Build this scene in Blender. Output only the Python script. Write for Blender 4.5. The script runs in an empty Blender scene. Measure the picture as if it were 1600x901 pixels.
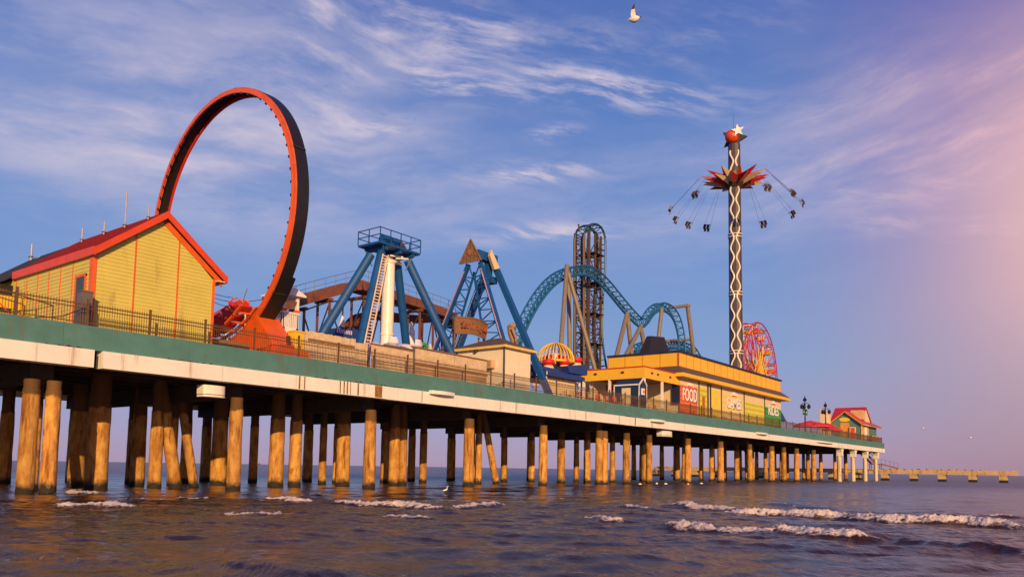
import bpy, bmesh, math, random
import numpy as np
from mathutils import Vector as V
from math import sin, cos, pi, radians, sqrt, atan2
random.seed(7)
rnd = random.uniform
SC = bpy.context.scene
COL = SC.collection

# ------------------------------------------------------------------ camera
FOC, PX0, PY0, ROLL, CAMZ, CAMD = 1241.0, 800.0, 620.0, .0153, 1.34, 37.5
_hd, _th = radians(37.06), math.atan(110.7/1241.0)
_fw = V((cos(_hd), sin(_hd), 0)); _rt = V((sin(_hd), -cos(_hd), 0)); _up = V((0, 0, 1))
CF = _fw*cos(_th)+_up*sin(_th); _u = -_fw*sin(_th)+_up*cos(_th)
CR = _rt*cos(ROLL)+_u*sin(ROLL); CU = -_rt*sin(ROLL)+_u*cos(ROLL)
CC = V((0, -CAMD, CAMZ))
cam_d = bpy.data.cameras.new('camera'); cam = bpy.data.objects.new('camera', cam_d); COL.objects.link(cam)
from mathutils import Matrix
cam.matrix_world = Matrix(((CR.x, CU.x, -CF.x, CC.x), (CR.y, CU.y, -CF.y, CC.y), (CR.z, CU.z, -CF.z, CC.z), (0, 0, 0, 1)))
cam_d.sensor_width = 36; cam_d.lens = FOC/1600*36; cam_d.shift_y = (PY0-450.5)/1600
cam_d.clip_start = .1; cam_d.clip_end = 60000
SC.camera = cam

def ray(x, y): return CF+CR*((x-PX0)/FOC)-CU*((y-PY0)/FOC)
def P(x, y, Y):            # where the sight line of a photo point meets the upright plane Y = const (parallel to the pier)
    d = ray(x, y); return CC+d*((Y-CC.y)/d.y)
def PX(x, y, X):
    d = ray(x, y); return CC+d*((X-CC.x)/d.x)
def PZ(x, y, Z):
    d = ray(x, y); return CC+d*((Z-CC.z)/d.z)

# ------------------------------------------------------------------ exposure, sky, sun
SC.view_settings.view_transform = 'Standard'; SC.view_settings.look = 'None'
SC.view_settings.gamma = 1; SC.view_settings.exposure = 0
SUN_AZ, SUN_EL = radians(40), radians(15)         # azimuth from -Y towards -X
to_sun = V((-sin(SUN_AZ)*cos(SUN_EL), -cos(SUN_AZ)*cos(SUN_EL), sin(SUN_EL)))
sd = bpy.data.lights.new('sun', 'SUN'); sd.energy = 5.0; sd.angle = radians(.5); sd.color = (1.0, .62, .27)
so = bpy.data.objects.new('sun', sd); COL.objects.link(so); so.rotation_euler = to_sun.to_track_quat('Z', 'Y').to_euler()
so.location = (0, -60, 60)

W = bpy.data.worlds.new('World'); SC.world = W; W.use_nodes = True
def build_world():
    nt = W.node_tree; N = nt.nodes; L = nt.links; N.clear()
    def nd(t, **k):
        n = N.new(t)
        for a, b in k.items(): setattr(n, a, b)
        return n
    def val(s, x):
        if hasattr(x, 'is_output') or hasattr(x, 'links'): L.new(x, s)
        else: s.default_value = x
    def m(op, a, b=0.0, c=None, clamp=False):
        n = nd('ShaderNodeMath', operation=op, use_clamp=clamp); val(n.inputs[0], a); val(n.inputs[1], b)
        if c is not None: val(n.inputs[2], c)
        return n.outputs[0]
    def mix(f, a, b):
        n = nd('ShaderNodeMix', data_type='RGBA'); val(n.inputs[0], f); val(n.inputs[6], a); val(n.inputs[7], b); return n.outputs[2]
    def ramp(f, stops, interp='LINEAR'):
        n = nd('ShaderNodeValToRGB'); n.color_ramp.interpolation = interp; e = n.color_ramp.elements
        while len(e) < len(stops): e.new(.5)
        for q, (p, c) in zip(e, stops): q.position = p; q.color = (*c, 1)
        val(n.inputs[0], f); return n.outputs[0]
    def sm(x, a, b):
        n = nd('ShaderNodeMapRange', interpolation_type='SMOOTHSTEP'); val(n.inputs[0], x); n.inputs[1].default_value = a; n.inputs[2].default_value = b
        return n.outputs[0]
    tc = nd('ShaderNodeTexCoord'); sp = nd('ShaderNodeSeparateXYZ'); L.new(tc.outputs['Generated'], sp.inputs[0])
    x, y, z = sp.outputs
    az = m('ARCTAN2', y, x)                       # world azimuth, radians (pier runs at 0, the sea beyond it at 90 degrees)
    el = m('ARCSINE', z)
    sky = nd('ShaderNodeTexSky', sky_type='NISHITA', sun_disc=False)
    sky.sun_elevation = SUN_EL; sky.sun_rotation = atan2(to_sun.x, to_sun.y)
    sky.air_density = 1.2; sky.dust_density = .6; sky.ozone_density = 3
    def s(c): return tuple(((v/255+.055)/1.055)**2.4*10 if v > 10 else v/255/12.92*10 for v in c)
    # dusk sky by elevation, out to sea and towards the sunset-pink side
    elf = m('DIVIDE', el, .65, clamp=True)
    cool = ramp(elf, [(0, s((172, 148, 182))), (.07, s((160, 152, 196))), (.2, s((132, 158, 206))), (.45, s((100, 140, 205))), (.7, s((84, 122, 194))), (1, s((82, 102, 178)))])
    warm = ramp(elf, [(0, s((164, 126, 152))), (.12, s((172, 138, 162))), (.3, s((196, 150, 172))), (.5, s((180, 144, 186))), (.75, s((118, 106, 178))), (1, s((96, 88, 165)))])
    azd = m('MULTIPLY', az, 180/pi)
    wf = m('SUBTRACT', 1.0, sm(azd, 1.0, 22.0))   # pink towards the right-hand (pier axis) side
    base = mix(m('MULTIPLY', wf, .85), cool, warm)
    # sunset glow low on that side
    def gauss(a0, e0, sa, se):
        u = m('DIVIDE', m('SUBTRACT', azd, a0), sa); v = m('DIVIDE', m('SUBTRACT', m('MULTIPLY', el, 180/pi), e0), se)
        return m('EXPONENT', m('MULTIPLY', m('ADD', m('MULTIPLY', u, u), m('MULTIPLY', v, v)), -1.0))
    base = mix(m('MULTIPLY', gauss(0.2, 16, 6.5, 9.5), .8), base, (*s((252, 200, 186)), 1))
    skyc = mix(.12, base, sky.outputs[0])
    # high cirrus: wisps in azimuth / elevation, each bank with its own place and drift
    azel = nd('ShaderNodeCombineXYZ'); L.new(azd, azel.inputs[0]); L.new(m('MULTIPLY', el, 180/pi), azel.inputs[1])
    warp = nd('ShaderNodeTexNoise'); warp.inputs['Scale'].default_value = .09; warp.inputs['Detail'].default_value = 2
    L.new(azel.outputs[0], warp.inputs['Vector'])
    wv = nd('ShaderNodeVectorMath', operation='MULTIPLY_ADD'); L.new(warp.outputs['Color'], wv.inputs[0])
    wv.inputs[1].default_value = (4, 3, 0); L.new(azel.outputs[0], wv.inputs[2])
    def wisps(rot, sx, sy, det, lo, hi):
        mp = nd('ShaderNodeMapping'); mp.inputs['Rotation'].default_value = (0, 0, radians(rot)); mp.inputs['Scale'].default_value = (1, 1, 1)
        L.new(wv.outputs[0], mp.inputs[0])
        m2 = nd('ShaderNodeMapping'); m2.inputs['Scale'].default_value = (sx, sy, 1); L.new(mp.outputs[0], m2.inputs[0])
        n = nd('ShaderNodeTexNoise'); n.inputs['Scale'].default_value = 1; n.inputs['Detail'].default_value = det; n.inputs['Roughness'].default_value = .62
        n.inputs['Distortion'].default_value = .0
        L.new(m2.outputs[0], n.inputs['Vector']); return sm(n.outputs[0], lo, hi)
    fine = wisps(-10, .13, .58, 10, .40, .78)      # streaks dipping towards the right
    rise = wisps(14, .09, .46, 9, .38, .80)        # streaks climbing towards the right
    thin = wisps(-9, .17, .95, 10, .40, .68)
    soft = wisps(4, .06, .22, 5, .34, .72)
    def bank(px, py, wx, wy, tilt=0):
        d = ray(px, py).normalized(); a0 = math.degrees(atan2(d.y, d.x)); e0 = math.degrees(math.asin(d.z))
        u0 = m('SUBTRACT', azd, a0); v0 = m('SUBTRACT', m('MULTIPLY', el, 180/pi), e0)
        c, q = cos(radians(tilt)), sin(radians(tilt))
        u = m('DIVIDE', m('ADD', m('MULTIPLY', u0, c), m('MULTIPLY', v0, q)), wx)
        v = m('DIVIDE', m('SUBTRACT', m('MULTIPLY', v0, c), m('MULTIPLY', u0, q)), wy)
        return m('EXPONENT', m('MULTIPLY', m('ADD', m('MULTIPLY', u, u), m('MULTIPLY', v, v)), -1.0))
    def total(lst):
        o = None
        for (a, k) in lst:
            t = m('MULTIPLY', bank(*a), k); o = t if o is None else m('ADD', o, t)
        return o
    mf = total([((450, 40, 9, 3.2, 12), .8), ((680, 35, 8, 2.4, 12), 1.0), ((1300, 300, 5, 1, 0), .01), ((1000, 70, 9, 2.0, -2), .9), ((690, 30, 6, 1.0, 10), .5),
                ((545, 190, 5, 1.5, 8), .5),
                ((1410, 342, 2.6, .9, -8), 1.0), ((1555, 360, 2.2, 1.2, -14), 1.2), ((1300, 345, 5, 1.0, 0), .4)])
    mr = total([((1400, 215, 12, 3.0, -12), .8), ((1530, 165, 8, 3.5, -14), .6), ((1230, 190, 8, 2, -4), .5), ((1520, 260, 8, 2, -10), .6)])
    mt = total([((720, 132, 4.5, .9, 7), 1.2), ((960, 140, 7.5, 1.1, 9), 1.45), ((830, 270, 4.2, .7, -3), 1.3), ((865, 208, 1.6, .5, -6), 1.5), ((860, 365, 6, .7, -3), 1.0), ((590, 200, 3, .8, -8), .7), ((1390, 300, 5, .8, 0), .5)])
    ms = total([((200, 240, 20, 4.5, 4), .8), ((120, 90, 16, 6, 0), .5), ((430, 130, 12, 6, 0), .5), ((560, 260, 9, 3, 0), .35), ((1250, 230, 14, 6, -6), .45), ((1000, 330, 16, 3, 0), .3)])
    patch = wisps(25, .10, .16, 4, .36, .62)
    fine = m('MULTIPLY', fine, m('MULTIPLY_ADD', patch, .75, .35)); rise = m('MULTIPLY', rise, m('MULTIPLY_ADD', patch, .6, .2))
    cl = m('ADD', m('ADD', m('MULTIPLY', fine, mf), m('MULTIPLY', rise, mr)), m('MULTIPLY', m('ADD', m('MULTIPLY', soft, .75), .2), ms))
    cl = m('ADD', m('ADD', cl, m('MULTIPLY', thin, mt)), m('MULTIPLY', m('MULTIPLY', fine, soft), .10))
    cl = m('MULTIPLY', m('MULTIPLY', cl, .78, clamp=True), sm(el, .01, .12))
    cc = mix(wf, (*s((214, 202, 218)), 1), (*s((240, 190, 196)), 1))
    skyc = mix(cl, skyc, cc)
    bg = nd('ShaderNodeBackground'); L.new(skyc, bg.inputs[0]); bg.inputs[1].default_value = .1
    out = nd('ShaderNodeOutputWorld'); L.new(bg.outputs[0], out.inputs[0])
build_world()

# ------------------------------------------------------------------ helpers
def lin(c): return tuple(((v/255+.055)/1.055)**2.4 for v in c)
MATS = {}
def mat(name, col, rough=.6, var=.14, scale=2.0, metal=0.0, bump=0.0, bscale=30, stain=None, stain_amt=.5, sscale=(1.2, 1.2, .12), spec=None):
    """procedural paint / wood / metal: base colour with worn variation, optional run-down stains, optional bump"""
    m = bpy.data.materials.new(name); m.use_nodes = True; nt = m.node_tree; N, L = nt.nodes, nt.links
    b = N['Principled BSDF']; b.inputs['Roughness'].default_value = rough; b.inputs['Metallic'].default_value = metal
    if spec is not None: b.inputs['Specular IOR Level'].default_value = spec
    g = N.new('ShaderNodeNewGeometry')
    n = N.new('ShaderNodeTexNoise'); n.inputs['Scale'].default_value = scale; n.inputs['Detail'].default_value = 7; n.inputs['Roughness'].default_value = .65
    L.new(g.outputs['Position'], n.inputs['Vector'])
    r = N.new('ShaderNodeValToRGB'); e = r.color_ramp.elements
    e[0].position = .3; e[1].position = .7
    e[0].color = (*[c*(1-var) for c in col], 1); e[1].color = (*[min(1, c*(1+var)) for c in col], 1)
    L.new(n.outputs[0], r.inputs[0]); c = r.outputs[0]
    if stain:
        mp = N.new('ShaderNodeMapping'); mp.inputs['Scale'].default_value = sscale; L.new(g.outputs['Position'], mp.inputs[0])
        n2 = N.new('ShaderNodeTexNoise'); n2.inputs['Scale'].default_value = 1; n2.inputs['Detail'].default_value = 8; n2.inputs['Roughness'].default_value = .7
        L.new(mp.outputs[0], n2.inputs['Vector'])
        r2 = N.new('ShaderNodeMapRange'); r2.inputs[1].default_value = .62-stain_amt*.22; r2.inputs[2].default_value = .72; L.new(n2.outputs[0], r2.inputs[0])
        mx = N.new('ShaderNodeMix'); mx.data_type = 'RGBA'; L.new(r2.outputs[0], mx.inputs[0]); L.new(c, mx.inputs[6]); mx.inputs[7].default_value = (*stain, 1); c = mx.outputs[2]
    L.new(c, b.inputs['Base Color'])
    if bump:
        n3 = N.new('ShaderNodeTexNoise'); n3.inputs['Scale'].default_value = bscale; n3.inputs['Detail'].default_value = 5; L.new(g.outputs['Position'], n3.inputs['Vector'])
        bp = N.new('ShaderNodeBump'); bp.inputs['Strength'].default_value = bump; bp.inputs['Distance'].default_value = .02; L.new(n3.outputs[0], bp.inputs['Height']); L.new(bp.outputs[0], b.inputs['Normal'])
    MATS[name] = m; return m

M_WHITE = mat('white_paint', (.74, .72, .68), .5, .08, .8, stain=(.30, .19, .09), stain_amt=.25, sscale=(.9, .9, .10))
M_BEAM = mat('white_concrete', (.76, .74, .70), .75, .08, .7, bump=.2, stain=(.30, .18, .08), stain_amt=.22, sscale=(2.2, 2.2, .10))
M_TEAL = mat('teal_fascia', (.072, .200, .190), .55, .16, .9, stain=(.125, .13, .085), stain_amt=.28, sscale=(1.8, 1.8, .35))
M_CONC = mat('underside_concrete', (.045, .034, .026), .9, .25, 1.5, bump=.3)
M_DECK = mat('deck_concrete', (.34, .32, .29), .85, .15, .8, bump=.2)
M_YEL = mat('yellow_siding', (.57, .50, .12), .6, .08, .7, stain=(.38, .31, .10), stain_amt=.16, sscale=(1.1, 1.1, .25), spec=.25)
M_ORTRIM = mat('orange_trim', (.66, .115, .014), .5, .12, 2)
M_REDTRIM = mat('red_orange_fascia', (.62, .062, .010), .45, .12, 2)
M_SHING = mat('dark_red_shingle', (.26, .018, .014), .95, .25, 6, bump=.4, bscale=8, spec=.05)
M_BLKROOF = mat('black_shingle', (.022, .02, .022), .85, .3, 5, bump=.4, bscale=8)
M_BRNROOF = mat('brown_shingle', (.10, .068, .050), .9, .3, 5, bump=.5, bscale=10)
M_LOOP = mat('orange_loop_paint', (.66, .105, .011), .42, .15, 1.5)
M_LOOPRED = mat('red_loop_paint', (.55, .03, .01), .45, .15, 2)
M_BLACK = mat('black_sheet', (.010, .009, .010), .5, .2, 2)
M_DARK = mat('dark_metal', (.030, .026, .028), .5, .25, 3)
M_RAIL = mat('bronze_railing', (.12, .062, .026), .5, .2, 4)
M_BLUE = mat('deep_blue_steel', (.003, .075, .27), .55, .14, 1.2, stain=(.03, .06, .09), stain_amt=.15)
M_TRACK = mat('teal_blue_track', (.004, .105, .26), .55, .15, 1.0)
M_TAN = mat('tan_steel', (.20, .165, .12), .5, .15, 1.2, stain=(.12, .07, .04), stain_amt=.2)
M_BROWN = mat('rust_brown_steel', (.17, .060, .032), .6, .22, 1.5, stain=(.07, .025, .018), stain_amt=.4, sscale=(.6, .6, .3))
M_TOWERBR = mat('brown_tower_steel', (.085, .052, .034), .55, .2, 1.5)
M_WOOD = mat('weathered_boards', (.60, .46, .30), .8, .22, 2.5, stain=(.30, .19, .11), stain_amt=.32, sscale=(7, 7, .35), bump=.2)
M_WOODTOP = mat('brown_timber', (.22, .12, .055), .8, .25, 3)
M_PLY = mat('tan_panel', (.56, .38, .20), .7, .1, 1.5)
M_AMBER = mat('amber_panel', (.78, .455, .03), .5, .07, 1.0)
M_AMBERD = mat('amber_seam', (.42, .11, .01), .6, .1, 2)
M_CREAM = mat('cream_wall', (.68, .56, .36), .65, .07, 1.2)
M_NAVY = mat('navy_paint', (.010, .018, .075), .6, .15, 2)
M_NAVYAWN = mat('navy_awning', (.012, .042, .22), .7, .15, 2)
M_BOOTH = mat('dark_blue_booth', (.006, .03, .085), .55, .15, 2)
M_PURP = mat('purple_plastic', (.20, .08, .45), .4, .1, 2)
M_PINKW = mat('lilac_white', (.66, .60, .72), .45, .1, 2)
M_WHCOL = mat('white_steel', (.80, .76, .68), .35, .06, 1.0, stain=(.45, .33, .22), stain_amt=.12)
M_SILVER = mat('galvanised', (.55, .53, .50), .35, .1, 3, metal=.6)
M_SIGNWD = mat('brown_plank_sign', (.22, .115, .052), .7, .3, 4, stain=(.10, .045, .02), stain_amt=.5, sscale=(1.2, 1.2, 6))
M_SIGNLT = mat('carved_red_letters', (.36, .11, .05), .6, .2, 4)
M_RED = mat('bright_red', (.55, .018, .012), .45, .12, 2)
M_ORANGE = mat('bright_orange', (.75, .16, .02), .5, .1, 2)
M_YELLOW = mat('bright_yellow', (.78, .50, .03), .45, .1, 2)
M_SIGNY = mat('yellow_sign', (.72, .58, .05), .5, .08, 1)
M_SIGNG = mat('green_sign', (.04, .34, .045), .5, .1, 1)
M_SIGNYG = mat('lime_sign', (.42, .50, .04), .5, .08, 1)
M_SIGNO = mat('orange_sign', (.68, .17, .025), .5, .12, 1)
M_LETTER = mat('white_letters', (.82, .80, .76), .4, .05, 2)
M_LETDK = mat('dark_letter_edge', (.12, .05, .03), .5, .1, 2)
M_GLASS = mat('dark_glass', (.02, .025, .03), .12, .1, 1)
M_GREY = mat('grey_box', (.12, .11, .10), .55, .15, 2)
M_GREENDOOR = mat('grey_green_door', (.045, .075, .075), .5, .15, 2)
M_HOUSE = mat('teal_siding', (.075, .185, .170), .6, .1, 1.5)
M_REDROOF = mat('red_metal_roof', (.50, .020, .028), .4, .12, 2)
M_UMB = mat('red_canvas', (.62, .03, .045), .75, .12, 2)
M_GULLW = mat('white_feathers', (.78, .74, .68), .7, .1, 9)
M_GULLD = mat('slate_feathers', (.05, .045, .05), .7, .2, 9)
M_GREENFAB = mat('green_banner', (.02, .12, .06), .7, .2, 4)
M_LIGHTW = mat('white_bulb_strip', (.80, .74, .62), .3, .05, 3)
M_VIOLET = mat('violet_strip', (.42, .20, .50), .35, .25, 9)
M_SKIN = mat('tan_wood_figure', (.30, .18, .10), .6, .25, 5)

def pile_mat():
    m = bpy.data.materials.new('weathered_pile'); m.use_nodes = True; N, L = m.node_tree.nodes, m.node_tree.links
    b = N['Principled BSDF']; b.inputs['Roughness'].default_value = .85
    g = N.new('ShaderNodeNewGeometry'); oi = N.new('ShaderNodeObjectInfo')
    ad = N.new('ShaderNodeVectorMath'); ad.operation = 'ADD'; L.new(g.outputs['Position'], ad.inputs[0])
    cx = N.new('ShaderNodeCombineXYZ'); mu = N.new('ShaderNodeMath'); mu.operation = 'MULTIPLY'; L.new(oi.outputs['Random'], mu.inputs[0]); mu.inputs[1].default_value = 40
    L.new(mu.outputs[0], cx.inputs[0]); L.new(cx.outputs[0], ad.inputs[1])
    def noise(sc, s, d=8, r=.65):
        mp = N.new('ShaderNodeMapping'); mp.inputs['Scale'].default_value = sc; L.new(ad.outputs[0], mp.inputs[0])
        n = N.new('ShaderNodeTexNoise'); n.inputs['Scale'].default_value = s; n.inputs['Detail'].default_value = d; n.inputs['Roughness'].default_value = r
        L.new(mp.outputs[0], n.inputs['Vector']); return n.outputs[0]
    def mix(f, a, bb):
        x = N.new('ShaderNodeMix'); x.data_type = 'RGBA'; L.new(f, x.inputs[0])
        for i, q in ((6, a), (7, bb)):
            if isinstance(q, tuple): x.inputs[i].default_value = (*q, 1)
            else: L.new(q, x.inputs[i])
        return x.outputs[2]
    def mr(f, a, c, d=0., e=1.):
        x = N.new('ShaderNodeMapRange'); L.new(f, x.inputs[0]); x.inputs[1].default_value = a; x.inputs[2].default_value = c; x.inputs[3].default_value = d; x.inputs[4].default_value = e; return x.outputs[0]
    n1 = noise((1, 1, .45), 2.2)
    c = mix(mr(n1, .36, .64), (.36, .155, .028), (.66, .38, .10))
    c = mix(mr(noise((1, 1, .12), 3.5), .53, .66), c, (.20, .055, .010))        # rust runs
    c = mix(mr(noise((1, 1, .6), 1.1), .58, .66), c, (.26, .11, .022))         # old patches
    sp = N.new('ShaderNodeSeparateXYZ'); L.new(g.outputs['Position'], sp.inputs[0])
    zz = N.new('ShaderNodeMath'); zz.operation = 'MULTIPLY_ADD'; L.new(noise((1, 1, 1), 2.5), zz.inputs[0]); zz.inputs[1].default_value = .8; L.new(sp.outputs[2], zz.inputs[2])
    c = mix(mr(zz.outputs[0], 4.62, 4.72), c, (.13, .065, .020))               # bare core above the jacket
    c = mix(mr(zz.outputs[0], .50, .82, 1, 0), c, (.022, .017, .012))             # wet algae band at the waterline
    hv = N.new('ShaderNodeHueSaturation'); hv.inputs['Fac'].default_value = 1; L.new(c, hv.inputs['Color']); L.new(mr(oi.outputs['Random'], 0, 1, .80, 1.22), hv.inputs['Value']); c = hv.outputs[0]   # each pile its own age
    L.new(c, b.inputs['Base Color'])
    bp = N.new('ShaderNodeBump'); bp.inputs['Strength'].default_value = .8; bp.inputs['Distance'].default_value = .05
    L.new(noise((1, 1, .5), 6), bp.inputs['Height']); L.new(bp.outputs[0], b.inputs['Normal'])
    return m
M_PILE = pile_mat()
M_PALEPILE = mat('pale_concrete_column', (.62, .52, .38), .8, .12, 1.5, stain=(.32, .2, .09), stain_amt=.3, sscale=(1.5, 1.5, .2))

ORG = {}
class MB:
    def __init__(s): s.v = []; s.f = []; s.m = []
    def add(s, vs, fs, mi=0):
        o = len(s.v); s.v += [tuple(p) for p in vs]
        for f in fs: s.f.append([o+i for i in f]); s.m.append(mi)
    def quad(s, a, b, c, d, mi=0): s.add([a, b, c, d], [(0, 1, 2, 3)], mi)
    def box(s, x0, x1, y0, y1, z0, z1, mi=0):
        s.add([(x0, y0, z0), (x1, y0, z0), (x1, y1, z0), (x0, y1, z0), (x0, y0, z1), (x1, y0, z1), (x1, y1, z1), (x0, y1, z1)],
              [(0, 3, 2, 1), (4, 5, 6, 7), (0, 1, 5, 4), (1, 2, 6, 5), (2, 3, 7, 6), (3, 0, 4, 7)], mi)
    def bar(s, p, q, w, h=None, mi=0, up=(0, 0, 1)):
        p, q = V(p), V(q); h = h or w; d = (q-p).normalized(); u = V(up)
        if abs(d.dot(u)) > .98: u = V((1, 0, 0))
        a = d.cross(u).normalized()*(w/2); b = a.cross(d).normalized()*(h/2)
        c = [-a-b, a-b, a+b, -a+b]
        s.add([p+k for k in c]+[q+k for k in c], [(3, 2, 1, 0), (4, 5, 6, 7), (0, 1, 5, 4), (1, 2, 6, 5), (2, 3, 7, 6), (3, 0, 4, 7)], mi)
    def loft(s, pts, rads, n=10, mi=0, cap=True, squash=1.0):
        pts = [V(p) for p in pts]; k = len(pts); vs = []; fs = []
        a0 = None
        for i, p in enumerate(pts):
            d = (pts[min(i+1, k-1)]-pts[max(i-1, 0)]).normalized()
            if a0 is None:
                a0 = d.cross(V((0, 0, 1)) if abs(d.z) < .9 else V((1, 0, 0))).normalized()
            a = (a0-d*a0.dot(d)).normalized(); a0 = a; b = d.cross(a)
            for j in range(n):
                t = 2*pi*j/n; vs.append(p+(a*cos(t)+b*sin(t)*squash)*rads[i])
        for i in range(k-1):
            for j in range(n):
                fs.append((i*n+j, i*n+(j+1) % n, (i+1)*n+(j+1) % n, (i+1)*n+j))
        if cap: fs.append(tuple(range(n-1, -1, -1))); fs.append(tuple((k-1)*n+j for j in range(n)))
        s.add(vs, fs, mi)
    def tube(s, p, q, r, r2=None, n=10, mi=0): s.loft([p, q], [r, r2 if r2 is not None else r], n, mi)
    def path(s, pts, r, n=6, mi=0): s.loft(pts, [r]*len(pts), n, mi)
    def prism(s, poly, ext, mi=0):
        poly = [V(p) for p in poly]; e = V(ext); n = len(poly)
        s.add(poly+[p+e for p in poly], [tuple(range(n-1, -1, -1)), tuple(range(n, 2*n))]+[(i, (i+1) % n, n+(i+1) % n, n+i) for i in range(n)], mi)
    def lathe(s, c, prof, n=24, mi=0):
        c = V(c); vs = []; fs = []; k = len(prof)
        for r, z in prof:
            for j in range(n): vs.append(c+V((r*cos(2*pi*j/n), r*sin(2*pi*j/n), z)))
        for i in range(k-1):
            for j in range(n): fs.append((i*n+j, i*n+(j+1) % n, (i+1)*n+(j+1) % n, (i+1)*n+j))
        if prof[0][0] > 1e-4: fs.append(tuple(range(n-1, -1, -1)))
        if prof[-1][0] > 1e-4: fs.append(tuple((k-1)*n+j for j in range(n)))
        s.add(vs, fs, mi)
    def ball(s, c, r, n=16, mi=0, sz=1.0):
        s.lathe(c, [(r*sin(pi*i/10)+1e-5, -r*sz*cos(pi*i/10)) for i in range(11)], n, mi)
    def build(s, name, mats, parent=None, smooth=False, origin=None):
        if not isinstance(mats, (list, tuple)): mats = [mats]
        o = V(origin) if origin is not None else (ORG[parent.name] if parent else V((0, 0, 0)))
        me = bpy.data.meshes.new(name); me.from_pydata([V(p)-o for p in s.v], [], s.f)
        for m in mats: me.materials.append(m)
        me.polygons.foreach_set('material_index', s.m)
        bm = bmesh.new(); bm.from_mesh(me); bmesh.ops.recalc_face_normals(bm, faces=bm.faces); bm.to_mesh(me); bm.free()
        if smooth:
            me.polygons.foreach_set('use_smooth', [True]*len(me.polygons)); me.set_sharp_from_angle(angle=radians(38))
        ob = bpy.data.objects.new(name, me); COL.objects.link(ob)
        if parent: ob.parent = parent
        else: ob.location = o
        ORG[ob.name] = o; return ob
def tag(o, label, cat, group=None, kind=None):
    if label: o['label'] = label
    if cat: o['category'] = cat
    if group: o['group'] = group
    if kind: o['kind'] = kind
    return o
def thing(name, loc, label, cat, group=None):
    o = bpy.data.objects.new(name, None); COL.objects.link(o); o.location = loc; o.empty_display_size = .3
    ORG[o.name] = V(loc); return tag(o, label, cat, group)
def text_mesh(txt, origin, size, xdir, updir, depth=.02, off=0.0, width=None, squeeze=1.0):
    c = bpy.data.curves.new('t', 'FONT'); c.body = txt; c.size = 1; c.extrude = depth/size; c.offset = off; c.align_x = 'CENTER'; c.align_y = 'CENTER'
    o = bpy.data.objects.new('t', c); COL.objects.link(o); dg = bpy.context.evaluated_depsgraph_get(); me = bpy.data.meshes.new_from_object(o.evaluated_get(dg))
    bpy.data.objects.remove(o); bpy.data.curves.remove(c)
    xd, ud = V(xdir).normalized(), V(updir).normalized(); nd = xd.cross(ud); b = MB(); og = V(origin)
    xs = [v.co.x for v in me.vertices]; w = max(xs)-min(xs); sx = size*squeeze if width is None else width/w
    b.add([og+xd*(v.co.x*sx)+ud*(v.co.y*size)+nd*(v.co.z*size) for v in me.vertices], [tuple(p.vertices) for p in me.polygons]); bpy.data.meshes.remove(me); return b
def crom(pts, n=8):
    pts = [V(p) for p in pts]; out = []
    q = [pts[0]*2-pts[1]]+pts+[pts[-1]*2-pts[-2]]
    for i in range(1, len(q)-2):
        a, b, c, d = q[i-1], q[i], q[i+1], q[i+2]
        for k in range(n):
            t = k/n; out.append(.5*((2*b)+(c-a)*t+(2*a-5*b+4*c-d)*t*t+(3*b-a-3*c+d)*t**3))
    out.append(pts[-1]); return out
def arc_len(pts, step):
    out = [pts[0]]; acc = 0
    for a, b in zip(pts, pts[1:]):
        L = (b-a).length; pos = step-acc
        while pos <= L: out.append(a+(b-a)*(pos/L)); pos += step
        acc = (acc+L) % step
    return out

ZD, ZT, ZB, ZU = 7.5, 7.56, 6.46, 5.65     # deck, top of teal band, its foot, underside of the white beam
XA, XE, WID = -45.0, 177.0, 22.0

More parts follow.
